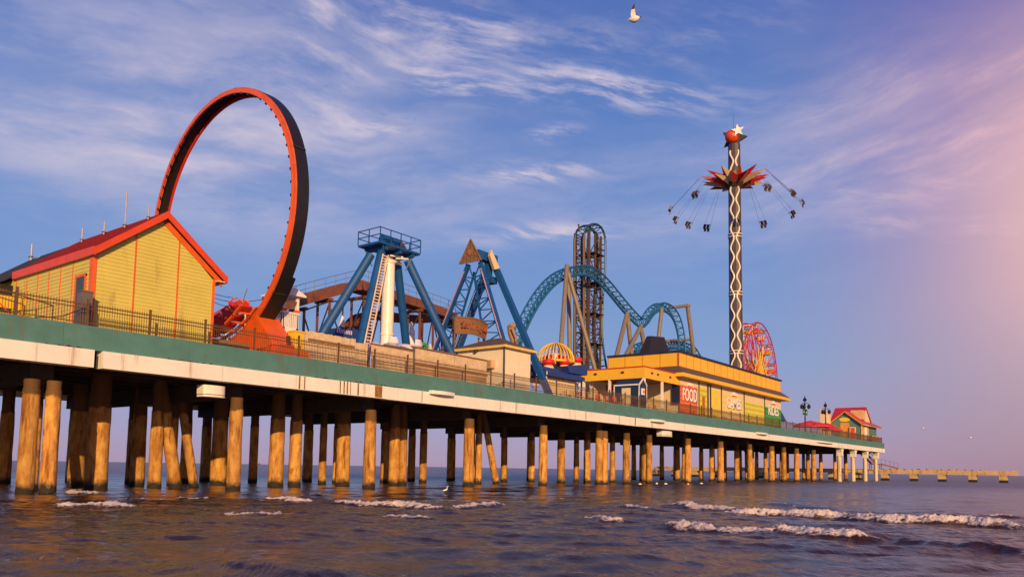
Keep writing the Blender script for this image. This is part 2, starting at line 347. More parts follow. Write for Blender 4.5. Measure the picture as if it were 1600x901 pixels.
# ------------------------------------------------------------------ sea
def build_sea():
    hdg = math.degrees(_hd)
    a_f = np.arange(-44, 44.001, .072); a_c = np.concatenate([np.arange(-180, -44, 4), a_f, np.arange(48, 180, 4)])
    ang = np.radians(hdg-a_c)
    r = np.concatenate([np.linspace(.6, 8, 14, endpoint=False), np.arange(8, 16, .10), np.arange(16, 34, .055), np.geomspace(34, 170, 230)[0:], np.geomspace(178, 40000, 70)])
    A, Rr = np.meshgrid(ang, r); X = Rr*np.cos(A); Y = -CAMD+Rr*np.sin(A)
    dr = np.gradient(r)[:, None]*np.ones_like(A); sp = np.maximum(dr, Rr*np.radians(.072))
    rng = np.random.default_rng(3); Z = np.zeros_like(X)
    base = math.atan2(-.6, -.8)
    for i in range(70):
        lam = .35*(18 ** (rng.random()**1.0)); th = base+rng.normal()*.55
        k = 2*pi/lam; amp = .0034*lam**.65*rng.uniform(.6, 1.3)
        ph = k*(X*cos(th)+Y*sin(th))+rng.uniform(0, 6.28)+.6*np.sin((X*sin(th)-Y*cos(th))*k*.23+rng.uniform(0, 6))
        fade = np.clip((lam/sp-3)/4, 0, 1)
        Z += amp*fade*(np.sin(ph)+.35*np.sin(2*ph+.8))
    foam = np.zeros_like(X)
    def nz(s, seed, f):                          # smooth 1-d noise
        g = np.random.default_rng(seed).random(4096)*2-1; u = s*f+1000; i = np.floor(u).astype(int); t = u-i; t = t*t*(3-2*t)
        return g[i % 4096]*(1-t)+g[(i+1) % 4096]*t
    def nz2(a, b, seed):
        g = np.random.default_rng(seed).random((256, 256)); ia = np.floor(a).astype(int); ib = np.floor(b).astype(int); ta, tb = a-ia, b-ib
        ta = ta*ta*(3-2*ta); tb = tb*tb*(3-2*tb)
        q = lambda i, j: g[i % 256, j % 256]
        return (q(ia, ib)*(1-ta)+q(ia+1, ib)*ta)*(1-tb)+(q(ia, ib+1)*(1-ta)+q(ia+1, ib+1)*ta)*tb
    brk = [((78, 786), (223, 792), .20, 1.0), ((350, 797), (445, 802), .13, .9), ((403, 777), (498, 784), .22, 1.1), ((513, 783), (700, 793), .26, 1.2), ((690, 791), (790, 786), .16, .8),
           ((1035, 788), (1145, 796), .24, 1.1), ((1120, 798), (1340, 806), .30, 1.3), ((1310, 806), (1620, 823), .34, 1.4), ((1028, 820), (1230, 831), .26, 1.2), ((1200, 830), (1360, 840), .24, 1.0),
           ((908, 808), (972, 812), .14, .9), ((608, 804), (652, 806), .10, .8), ((118, 766), (148, 771), .20, 1.2), ((280, 776), (335, 780), .10, .8), ((1360, 838), (1640, 862), .20, .0), ((30, 758), (75, 764), .10, .7),
           ((880, 757), (1200, 756), .05, .0), ((1250, 790), (1300, 792), .2, .0), ((300, 880), (620, 890), .10, .25), ((10, 868), (120, 872), .08, .35), ((970, 790), (1010, 793), .10, .7), ((560, 778), (770, 781), .08, .55), ((1180, 786), (1300, 790), .10, .6), ((480, 770), (545, 774), .08, .6), ((790, 776), (900, 779), .07, .5), ((1440, 800), (1600, 806), .10, .5), ((180, 776), (260, 779), .08, .6)]
    for i, (a, b, hgt, fo) in enumerate(brk):
        p0, p1 = PZ(*a, -.05), PZ(*b, -.05); d = (p1-p0); Lg = d.length; d.normalize(); n = V((d.y, -d.x, 0))
        if n.dot(CC-p0) < 0: n = -n
        s = (X-p0.x)*d.x+(Y-p0.y)*d.y; t = (X-p0.x)*n.x+(Y-p0.y)*n.y
        near = (s > -2) & (s < Lg+2) & (np.abs(t) < 5)
        ss, tt = s[near], t[near]
        tt = tt+.38*nz(ss, i*7+1, .55)+.14*nz(ss, i*7+2, 1.9)+.05*nz(ss, i*7+3, 6)
        e = np.minimum(ss, Lg-ss); tp = np.clip((e+.5)/min(1.6, Lg*.4), 0, 1); tp = tp*tp*(3-2*tp)*(.86+.2*nz(ss, i*7+4, .9))
        prof = np.where(tt < 0, np.exp(-(tt/1.0)**2), np.exp(-(tt/.26)**2))
        hh = hgt*.72*prof*tp
        lump = nz2(ss*7, tt*9, i+50); lump2 = nz2(ss*18, tt*22, i+90)
        wid = (.18+.28*hgt/.3)*(.7+.6*nz2(ss*1.3, tt*0, i+170))
        fm = np.clip(np.where(tt > 0, 1-tt/wid, 1+tt/.22), 0, 1)**.6*np.clip(tp*1.5-.12, 0, 1)*min(fo, 1.0)
        fm = np.clip(fm*(.62+.75*lump+.5*(lump2-.5)), 0, 1)*(fo > 0)
        lace = np.maximum(np.clip(1-np.abs(tt-wid-.25)/.55, 0, 1), np.clip(1-np.abs(tt+.9)/.9, 0, 1)*.8)*np.clip(tp*1.3-.2, 0, 1)*np.clip(nz2(ss*2.2, tt*8, i+130)*2-.95, 0, 1)*.75*(fo > .5)
        hh = hh+fm*(.07*lump**2+.08*lump2**2)*(.5+hgt)
        Z[near] += hh; foam[near] = np.maximum(foam[near], np.maximum(fm, lace))
    nr, na = X.shape
    for i, (px, py) in enumerate([(15.5, 1.5), (16.45, 1.5), (26.1, 1.5), (36.2, 1.5), (46.3, 1.5), (56.2, 1.5), (65.6, 1.5), (66.5, 1.5), (75.8, 1.5), (85.4, 1.5), (21, 6.5), (24.3, 6.5), (32.6, 6.5), (34.1, 6.5), (38.3, 6.5), (43.4, 6.5), (16.9, 4.4)]):   # froth swirling round the pile feet
        dd = np.hypot(X-px, (Y-py)); nr_ = dd < 2.2; a_ = np.arctan2(Y[nr_]-py, X[nr_]-px)
        ring_ = np.clip(1-np.abs(dd[nr_]-.48-.25*nz(a_*2+9, 400+i, 1.2))/.30, 0, 1)*np.clip(nz2(a_*3+20, dd[nr_]*5, 300+i)*1.9-.62, 0, 1)
        foam[nr_] = np.maximum(foam[nr_], ring_*.75)
    Z -= .12
    co = np.stack([X, Y, Z], -1).reshape(-1, 3)
    idx = np.arange(nr*na).reshape(nr, na); a = idx[:-1, :]; j2 = np.roll(idx, -1, 1)
    q = np.stack([a, j2[:-1, :], j2[1:, :], idx[1:, :]], -1).reshape(-1, 4)
    me = bpy.data.meshes.new('sea'); nv, nf = len(co), len(q)
    me.vertices.add(nv+1); me.loops.add(nf*4+na*3); me.polygons.add(nf+na)
    me.vertices.foreach_set('co', np.concatenate([co.ravel(), [0, -CAMD, 0]]).astype(np.float32))
    tri = np.stack([j2[0, :], idx[0, :], np.full(na, nv)], -1)
    me.loops.foreach_set('vertex_index', np.concatenate([q.ravel(), tri.ravel()]).astype(np.int32))
    me.polygons.foreach_set('loop_start', np.concatenate([np.arange(nf)*4, nf*4+np.arange(na)*3]).astype(np.int32))
    me.polygons.foreach_set('use_smooth', np.ones(nf+na, bool))
    me.update(calc_edges=True)
    at = me.attributes.new('foam', 'FLOAT', 'POINT'); at.data.foreach_set('value', np.concatenate([foam.ravel(), [0]]).astype(np.float32))
    m = bpy.data.materials.new('sea_water'); m.use_nodes = True; N, L = m.node_tree.nodes, m.node_tree.links
    b = N['Principled BSDF']; b.inputs['IOR'].default_value = 1.33
    g = N.new('ShaderNodeNewGeometry'); fa = N.new('ShaderNodeAttribute'); fa.attribute_name = 'foam'
    def noise(sc, s, d, r=.6, rot=radians(-53)):
        mp = N.new('ShaderNodeMapping'); mp.inputs['Rotation'].default_value = (0, 0, rot); L.new(g.outputs['Position'], mp.inputs[0])
        m2 = N.new('ShaderNodeMapping'); m2.inputs['Scale'].default_value = sc; L.new(mp.outputs[0], m2.inputs[0])
        n = N.new('ShaderNodeTexNoise'); n.inputs['Scale'].default_value = s; n.inputs['Detail'].default_value = d; n.inputs['Roughness'].default_value = r
        L.new(m2.outputs[0], n.inputs['Vector']); return n.outputs[0]
    def math_(op, a, c, d=None):
        x = N.new('ShaderNodeMath'); x.operation = op
        for i, q in enumerate((a, c, d)):
            if q is None: continue
            if isinstance(q, (int, float)): x.inputs[i].default_value = q
            else: L.new(q, x.inputs[i])
        return x.outputs[0]
    fn = math_('ADD', math_('MULTIPLY', noise((1, 1, 1), 3.5, 6, .7), .8), math_('MULTIPLY', noise((1, 1, 1), 11, 4, .7), 1.0))
    fv = math_('MULTIPLY_ADD', fa.outputs['Fac'], 1.15, fn)
    mr = N.new('ShaderNodeMapRange'); mr.interpolation_type = 'SMOOTHSTEP'; mr.inputs[1].default_value = 1.33; mr.inputs[2].default_value = 1.74; L.new(fv, mr.inputs[0])
    murk = N.new('ShaderNodeValToRGB'); e = murk.color_ramp.elements; e[0].position = .35; e[1].position = .68
    e[0].color = (.028, .012, .008, 1); e[1].color = (.056, .024, .014, 1); L.new(noise((.35, 1.0, 1), .35, 5), murk.inputs[0])
    dv = N.new('ShaderNodeVectorMath'); dv.operation = 'DOT_PRODUCT'; L.new(g.outputs['Position'], dv.inputs[0]); dv.inputs[1].default_value = (.798, .603, 0)
    dp = N.new('ShaderNodeMapRange'); dp.inputs[1].default_value = 10; dp.inputs[2].default_value = 60; L.new(dv.outputs['Value'], dp.inputs[0])
    deep = N.new('ShaderNodeMix'); deep.data_type = 'RGBA'; L.new(dp.outputs[0], deep.inputs[0]); L.new(murk.outputs[0], deep.inputs[6]); deep.inputs[7].default_value = (.012, .017, .042, 1)   # sandy shallows to blue open water
    mx = N.new('ShaderNodeMix'); mx.data_type = 'RGBA'; L.new(mr.outputs[0], mx.inputs[0]); L.new(deep.outputs[2], mx.inputs[6]); mx.inputs[7].default_value = (.74, .64, .58, 1)
    L.new(mx.outputs[2], b.inputs['Base Color'])
    b.inputs['Roughness'].default_value = .9; b.inputs['Specular IOR Level'].default_value = 0
    off = N.new('ShaderNodeMapRange'); off.inputs[1].default_value = 22; off.inputs[2].default_value = 80; L.new(dv.outputs['Value'], off.inputs[0])   # rougher open water beyond the surf
    hh = math_('ADD', math_('MULTIPLY', noise((1.0, 2.4, 1), 1.3, 4), .55), math_('MULTIPLY', noise((1.0, 2.2, 1), 3.6, 5), .40))
    hh = math_('ADD', hh, math_('MULTIPLY', noise((1, 1.8, 1), 11, 4), .10))
    bp = N.new('ShaderNodeBump'); bp.inputs['Strength'].default_value = 1.0; bp.inputs['Distance'].default_value = .052; L.new(hh, bp.inputs['Height'])
    bf = N.new('ShaderNodeBump'); bf.inputs['Strength'].default_value = .9; bf.inputs['Distance'].default_value = .08; L.new(fn, bf.inputs['Height']); L.new(bf.outputs[0], b.inputs['Normal'])
    gl = N.new('ShaderNodeBsdfGlossy'); gl.inputs['Color'].default_value = (.96, .90, .88, 1); L.new(bp.outputs[0], gl.inputs['Normal'])
    rr = N.new('ShaderNodeMapRange'); L.new(off.outputs[0], rr.inputs[0]); rr.inputs[3].default_value = .09; rr.inputs[4].default_value = .38; L.new(rr.outputs[0], gl.inputs['Roughness'])
    fr = N.new('ShaderNodeFresnel'); fr.inputs['IOR'].default_value = 1.33; L.new(bp.outputs[0], fr.inputs['Normal'])
    kk = N.new('ShaderNodeMapRange'); L.new(off.outputs[0], kk.inputs[0]); kk.inputs[3].default_value = .95; kk.inputs[4].default_value = .5
    fac = math_('MULTIPLY', math_('MULTIPLY', fr.outputs[0], kk.outputs[0]), math_('SUBTRACT', 1.0, mr.outputs[0]))
    ms = N.new('ShaderNodeMixShader'); L.new(fac, ms.inputs[0]); L.new(b.outputs[0], ms.inputs[1]); L.new(gl.outputs[0], ms.inputs[2]); L.new(ms.outputs[0], N['Material Output'].inputs['Surface'])
    me.materials.append(m)
    o = bpy.data.objects.new('sea', me); COL.objects.link(o); o['kind'] = 'structure'
build_sea()

# ------------------------------------------------------------------ pier
pier = thing('pier', (60, 0, 0), 'long amusement pier on orange weathered piles, teal band over white edge beam', 'pier')
def build_pier():
    b = MB(); b.box(XA, XE-.3, .36, WID-.36, 7.05, ZD); b.build('deck', M_DECK, pier)
    b = MB()
    x = XA
    while x < XE:                                            # teal band in long sheets, hairline seams
        x2 = min(x+6.1, XE); b.box(x+.006, x2-.006, -.12, .30, ZB, ZT); x = x2
    b.box(XA, XE, WID-.30, WID+.12, ZB, ZT); b.box(XE-.29, XE, .32, WID-.32, ZB+.003, ZT-.003); b.build('fascia_band', M_TEAL, pier)
    b = MB()
    cuts = [XA, 17.35, 17.75, 30.3, 35.9, 37.6, 47.2, 61.0, 67.3, 70.6, 84.0, 98.0, 112.0, 126.0, 140.0, 152.0, XE]
    for i, (a, c) in enumerate(zip(cuts, cuts[1:])):
        if i == 1: continue
        dy = rnd(-.03, .03) if i > 1 else -.06
        b.box(a+.012, c-.012, -.24+dy, .42, ZU+rnd(-.02, .02), ZB-.004)
    b.box(XA, XE, WID-.42, WID+.2, ZU, ZB-.004); b.box(XE-.5, XE-.05, .45, WID-.45, ZU+.004, ZB-.008)
    b.build('edge_beam', M_BEAM, pier)
    mat('rust_runs', (.26, .135, .045), .9, .6, 6, stain=(.05, .025, .012), stain_amt=.7, sscale=(5, 5, .4))
                                                              # stains with a shape of their own: rusted patch and run marks
    for px, w in ((592, .62), (538, .10), (543, .10), (560, .12), (548, .05), (468, .10), (476, .08), (532, .07), (916, .05), (993, .10), (1019, .08), (660, .05)):
        p = P(px, 600, -.29); b = MB(); b.box(p.x-w/2, p.x+w/2, -.297, -.285, ZU+.05, ZB-.02); b.build('rust_mark', MATS['rust_runs'], pier)
    for x0, x1 in ((15.3, 16.9), (30.0, 31.4), (32.6, 37.5), (21.0, 23.5), (70.5, 72.5), (67.5, 69.8)):   # crumbling dark seam under the teal band
        b = MB(); x = x0; up_, lo_ = [], []
        while x < x1:
            lo_.append((x, -.127, ZB+.01)); up_.append((x, -.127, ZB+rnd(.012, .05) if rnd(0, 1) < .5 else ZB+rnd(.05, .12))); x += rnd(.04, .16)
        b.prism(lo_+up_[::-1], (0, .008, 0)); b.build('spalled_seam', M_DARK, pier)
    b = MB()                                                  # longitudinal stringers under the deck
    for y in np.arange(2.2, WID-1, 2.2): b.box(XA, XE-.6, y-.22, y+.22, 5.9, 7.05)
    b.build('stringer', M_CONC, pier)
    bents = [-34, -24, -14, -4, 6, 16, 26.1, 36.2, 46.3, 56.2, 66, 75.8, 85.4, 95, 105, 113.6, 119, 124.9, 133.7, 145.7, 155, 164, 172.5]
    for x in bents:
        b = MB(); lo = 5.0 if x < 110 else 5.25
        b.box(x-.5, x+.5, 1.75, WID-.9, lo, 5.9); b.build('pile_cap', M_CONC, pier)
    def pile(x, y, d, ztop=5.02, lean=(0, 0), n=16):
        if y > 2: ztop = 6.6                                   # inner piles run up between the stringers
        b = MB(); r = d/2; pts = []; rad = []
        sl = rnd(.45, .8)
        for z, k in ((-1.6, 1.0), (.0, 1.03), (.5, 1.0), (1.2, .99), (1.8, .98), (2.4, .97), (3.0, .965), (3.6, .96), (5.05-sl-.03, .955), (5.05-sl, .90), (4.9, .895), (ztop, .89)):
            f = (z)/5.; pts.append((x+lean[0]*f, y+lean[1]*f, z)); rad.append(r*k*rnd(.965, 1.03))
        b.loft(pts, rad, n)
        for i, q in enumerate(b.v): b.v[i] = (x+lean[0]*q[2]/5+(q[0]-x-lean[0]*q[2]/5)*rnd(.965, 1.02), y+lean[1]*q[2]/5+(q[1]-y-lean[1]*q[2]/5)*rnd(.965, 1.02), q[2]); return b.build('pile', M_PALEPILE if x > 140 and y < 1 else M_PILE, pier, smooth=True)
    F = [(15.5, .75), (16.45, .70), (26.1, .78), (36.2, .80), (46.3, .83), (56.2, .77), (65.6, .8), (66.5, .74), (70.9, .77), (75.8, .67), (85.4, .74), (95, .8), (105, .7), (113.6, .85), (118.9, .76), (124.9, .8), (133.7, .8), (145.7, .75), (154.8, .75), (163.8, .73), (172.5, .7), (6, .75)]
    for x, d in F:
        if x > 140: pile(x, .62, d, ZU+.01)
        else: pile(x, 1.5, d)
    for x, d in ((21.0, 1.15), (24.3, .74), (32.6, 1.0), (34.1, .86), (38.3, 1.0), (43.4, .85), (44.3, .7), (66.6, .77), (71.5, .74), (76.8, .63), (53.6, .56)): pile(x, 6.5, d)
    pile(25.6, 6.5, .72, lean=(-1.0, 0)); pile(27.2, 7.2, .55, lean=(-.9, .3)); pile(56.1, 6.5, .6, lean=(-1.6, 0)); pile(16.9, 4.4, .6, lean=(1.1, 2.6))
    for x, d in ((25.9, .89), (28.2, .58), (31.6, 1.1), (40.6, .6), (42.0, .6), (51.9, .68), (63.7, .65), (68.5, .68), (77.3, .66)): pile(x, 11.5, d)
    for x, d in ((20.4, .79), (28.3, .62), (35.1, .98), (43.6, .76), (56.1, .75), (61.8, .73), (70.9, .72), (75.8, .7)): pile(x, 17, d)
    for x in (26, 36.2, 46.3, 56.2, 66): pile(x, 20.5, .8)
    for x, y, d in ((22.2, 11.5, .9), (25.4, 17, .8), (32.4, 17, .75), (38.2, 17, .7), (47.2, 11.5, .7), (50.4, 17, .7), (58.6, 11.5, .7), (66.3, 17, .7)): pile(x, y, d)
    for x in bents[12:]:
        for y in (6.5, 12.5, 19): pile(x+rnd(-.6, .6), y+rnd(-.5, .5), rnd(.62, .8), 5.3, (rnd(-.12, .12), 0))
    # haunched brackets of the newer outer columns
    for x in (145.7, 154.8, 163.8, 172.5):
        b = MB(); b.prism([(x-1.5, .05, ZU+.02), (x-.8, .05, ZU-.2), (x-.45, .05, ZU-.7), (x-.36, .05, ZU-1.3), (x+.36, .05, ZU-1.3), (x+.45, .05, ZU-.7), (x+.8, .05, ZU-.2), (x+1.5, .05, ZU+.02)], (0, .9, 0)); b.build('haunch', M_BEAM, pier)
    # floodlight shelves and hanging boxes on the seaward face
    def shelf(px0, px1, py, dep=.5):
        a, c = P(px0, py, -.6), P(px1, py, -.6); z = a.z; b = MB()
        n = 10; poly = [(a.x, -.245, z)]+[(a.x+(c.x-a.x)*i/n, -.245-dep*(.55+.45*sin(pi*i/n)), z) for i in range(n+1)]+[(c.x, -.245, z)]
        b.prism(poly, (0, 0, -.24)); return b
    for q in ((676, 712, 609), (1020, 1041, 654), (1185, 1201, 674.5), (1279, 1303, 688)):
        shelf(*q).build('drain_shelf', M_BEAM, pier)
    for (x0, x1, y0, y1, Yp) in ((318, 351, 601, 621, .3), (1034, 1050, 672, 682, .3)):
        a, c = P(x0, y0, Yp), P(x1, y1, Yp); b = MB(); n = 10
        prof = [(a.x+(c.x-a.x)*i/n, Yp-.16*sin(pi*i/n)**.5, c.z+.12) for i in range(n+1)]+[(c.x, Yp+.6, c.z+.12), (a.x, Yp+.6, c.z+.12)]
        b.prism(prof, (0, 0, a.z-c.z-.1)); b.prism([(p[0], p[1]-.02, c.z-.02) for p in prof], (0, 0, .1)); b.build('outlet_box', M_BEAM, pier)
build_pier()

# ------------------------------------------------------------------ railing along the edge
rail = thing('deck_railing', (60, .12, ZT), 'long bronze picket railing standing on the teal edge of the pier', 'railing')
def build_rail():
    step = 3.0; x0 = -6.9
    b = MB(); o = V((0, 0, ZT))
    for k in range(25):
        x = step*(k+.5)/25; b.box(x-.009, x+.009, .111, .129, ZT+.05, ZT+1.13)
    for z, h in ((1.0, .045), (.83, .04), (.16, .04)): b.box(.05, step-.05, .095, .145, ZT+z-h/2, ZT+z+h/2)
    pan = b.build('picket_panel', M_RAIL, rail, origin=(60, .12, ZT)); pan.location = (x0, 0, 0)
    b = MB(); b.box(-.045, .045, .075, .165, ZT, ZT+1.24); b.box(-.06, .06, .06, .18, ZT+1.24, ZT+1.27); b.box(-.09, .09, .03, .21, ZT, ZT+.02)
    pst = b.build('post', M_RAIL, rail, origin=(60, .12, ZT)); pst.location = (x0, 0, 0)
    n = int((XE-x0)/step)
    for i in range(1, n+1):
        if i < n:
            c = pan.copy(); COL.objects.link(c); c.parent = rail; c.location = (x0+i*step, 0, 0)
        c = pst.copy(); COL.objects.link(c); c.parent = rail; c.location = (x0+i*step, 0, 0)
build_rail()

# ------------------------------------------------------------------ yellow ride station
def boards(b, fx, z0, z1, pitch=.19, mi=0, lip=.022):
    """lap siding: fx(z) gives the two ends (points) of a course and its outward normal"""
    z = z0
    while z < z1-.01:
        zz = min(z+pitch, z1); a, c, n = fx(z); d, e, _ = fx(zz)
        if (c-a).length < .05: break
        b.quad(a+n*lip, c+n*lip, e, d, mi); b.quad(a, c, c+n*lip, a+n*lip, mi); z = zz
st = thing('ride_station', (21, 1.3, ZD), 'yellow clapboard station with orange corner boards and a dark red gable roof', 'building')
def build_station():
    x0, x1, y0, y1, ze = 17.77, 24.22, 1.3, 15.5, 11.22; xm, za = (x0+x1)/2, 14.05
    def gab(z):
        if z <= ze: return V((x0, y0, z)), V((x1, y0, z)), V((0, -1, 0))
        t = (z-ze)/(za-ze); return V((x0+(xm-x0)*t, y0, z)), V((x1+(xm-x1)*t, y0, z)), V((0, -1, 0))
    b = MB(); boards(b, gab, ZD, za)
    boards(b, lambda z: (V((x0, y1, z)), V((x0, y0, z)), V((-1, 0, 0))), ZD, ze)
    b.quad((x1, y0, ZD), (x1, y1, ZD), (x1, y1, ze), (x1, y0, ze)); b.prism([(x0, y1, ZD), (x1, y1, ZD), (x1, y1, ze), (xm, y1, za), (x0, y1, ze)], (0, .1, 0))
    b.build('wall', M_YEL, st)
    b = MB()
    for x, w, zt in ((x0+.05, .17, ze+.15), (x1-.04, .15, ze+.12)): b.box(x-w/2, x+w/2, y0-.05, y0+.1, ZD, zt)
    b.box(x0-.05, x0+.1, y0-.045, y0+.28, ZD+.002, ze)
    for x in (19.78, 22.08): b.box(x-.035, x+.035, y0-.042, y0, ZD, za-abs(x-xm)*(za-ze)/(xm-x0)-.05)
    y = y0+2.05
    while y < 11: b.box(x0-.042, x0, y-.03, y+.03, ZD, ze-.02); y += 1.32
    b.build('corner_board', M_ORTRIM, st)
    # roof: two pitched slabs with overhang
    q0, q1, q2 = P(148, 386, .95), P(255, 328, .95), P(355, 433, .95); zA = q1.z; HW = (q2.x-q0.x)/2; xr = (q0.x+q2.x)/2; sl = (zA-(q0.z+q2.z)/2)/HW; th = .10
    def slope(sgn, ya, yb, t0, t1, m_, nm, out):
        b = MB(); ex = xr+sgn*out; ez = zA-sl*out
        b.prism([(xr, ya, zA+t1), (ex, ya, ez+t1), (ex, ya, ez+t0), (xr, ya, zA+t0)], (0, yb-ya, 0)); return b.build(nm, m_, st)
    for sgn in (-1, 1): slope(sgn, 1.0, 10.3, -.08, th-.08, M_SHING, 'roof', HW)
    for sgn in (-1, 1): slope(sgn, 10.3, 17, -.2, th-.2, M_BLKROOF, 'roof', HW+.35)
    b = MB()
    for sgn in (-1, 1):                                       # barge boards and eave fascia
        ex, ez = xr+sgn*(HW-.02), zA-sl*(HW-.02)
        b.prism([(xr, .92, zA+.02), (ex, .92, ez+.02), (ex, .92, ez-.36), (xr, .92, zA-.36)], (0, .075, 0))
        b.box(min(ex, ex+sgn*.07), max(ex, ex+sgn*.07), .923, 10.2, ez-.36, ez+.04)
    b.build('barge_board', M_REDTRIM, st)
    for sgn in (-1, 1):
        ex = xr+sgn*(HW-.06); zs_ = zA-sl*HW-.30
        xs = sorted((ex, x0-.03 if sgn < 0 else x1+.03)); b = MB(); b.box(xs[0], xs[1], 1.0, 10.2, zs_-.03, zs_+.03); b.build('soffit', M_CREAM, st)
    b = MB()
    sgn = 1                                                   # wide orange frieze under the right-hand barge board
    b.prism([(xr, y0-.075, zA-.3), (xr+HW-.1, y0-.075, zA-.3-(HW-.1)*sl), (xr+HW-.1, y0-.075, zA-.62-(HW-.1)*sl), (xr, y0-.075, zA-.66)], (0, .07, 0))
    b.build('frieze_board', M_ORTRIM, st)
    b = MB(); b.box(x0-.06, x0-.02, 1.98, 2.86, ZD, 10.3); dr = b.build('door', M_GREENDOOR, st)
    b = MB(); b.box(x0-.075, x0-.062, 2.28, 2.6, 8.75, 9.2, 0); b.box(x0-.085, x0-.076, 2.34, 2.54, 8.62, 8.78, 1); b.build('notice', [M_RED, M_LETTER], dr)
    b = MB(); b.tube((x0-.13, 2.08, 8.5), (x0-.06, 2.08, 8.5), .03); b.build('handle', M_SILVER, dr)
    b = MB()
    b.box(x0-.08, x0-.02, 1.86, 1.98, ZD, 10.42); b.box(x0-.08, x0-.02, 2.86, 2.98, ZD, 10.42); b.box(x0-.083, x0-.02, 1.86, 2.98, 10.3, 10.44); b.build('door_frame', M_ORTRIM, st)
    for y, h, r in ((4.4, 1.6, .06), (6.7, .35, .06), (9.3, .4, .06), (16.0, .55, .08), (2.0, .35, .05)):
        b = MB(); b.tube((xm-.3, y, 13.8), (xm-.3, y, 14.3+h), r*.75, n=10); b.tube((xm-.3, y, 14.02), (xm-.3, y, 14.1), r*2.2, r*1.3, n=10); b.build('vent_pipe', M_SILVER, st)
    b = MB()
    for y in (12, 16.2): b.box(x0-1.0, x0-.75, y-.12, y+.12, ZD, 11.0)
    b.box(x0-.9, x0-.05, 10.4, 15.5, ZD, 10.9); b.build('porch_bay', M_BLACK, st)
build_station()
b = MB(); b.box(17.0, 17.5, .55, 1.05, ZD, 9.25); b.box(16.97, 17.53, .52, 1.08, 9.25, 9.3); b.box(17.1, 17.4, .535, .55, 8.2, 9.1)
tag(b.build('utility_cabinet', M_GREY, smooth=False, origin=(17.25, .8, ZD)), 'tall grey metal cabinet behind the railing at the corner of the yellow station', 'cabinet')
yb = thing('ramp_barrier', (13.5, 2.0, ZD), 'yellow painted plank barrier behind the railing at the left edge of the pier', 'barrier')
b = MB(); b.box(10.0, 15.0, 1.9, 2.0, 8.15, 8.75); b.box(10.0, 15.4, 1.88, 1.98, ZD, 7.95); b.build('plank', M_YELLOW, yb)
for x in (10.3, 12.0, 13.7, 15.1):
    b = MB(); b.box(x-.09, x+.09, 2.0, 2.15, ZD, 8.8); b.build('post', M_YELLOW, yb)
b = MB()
for i in range(3): b.bar((11+i*1.4, 1.86, 8.6), (11.9+i*1.4, 1.86, 7.7), .1, .04)
b.build('brace', M_ORANGE, yb)
rh = thing('ramp_handrail', (16, 1.1, ZD), 'thin brown sloping handrail of a ramp in front of the yellow station', 'handrail')
b = MB(); b.path([(13.2, 1.1, 8.9), (16.0, 1.1, 8.45), (15.0, 1.1, 8.05), (14.4, 1.1, 7.9)], .03); b.path([(15.2, 1.0, 7.75), (16.4, 1.0, 8.0), (17.2, .9, 8.5)], .03); b.build('rail', M_RAIL, rh)
for x, z in ((14.4, 8.7), (16.0, 8.45), (15.3, 8.2)):
    b = MB(); b.tube((x, 1.1, ZD), (x, 1.1, z), .035, n=8); b.build('post', M_RAIL, rh)

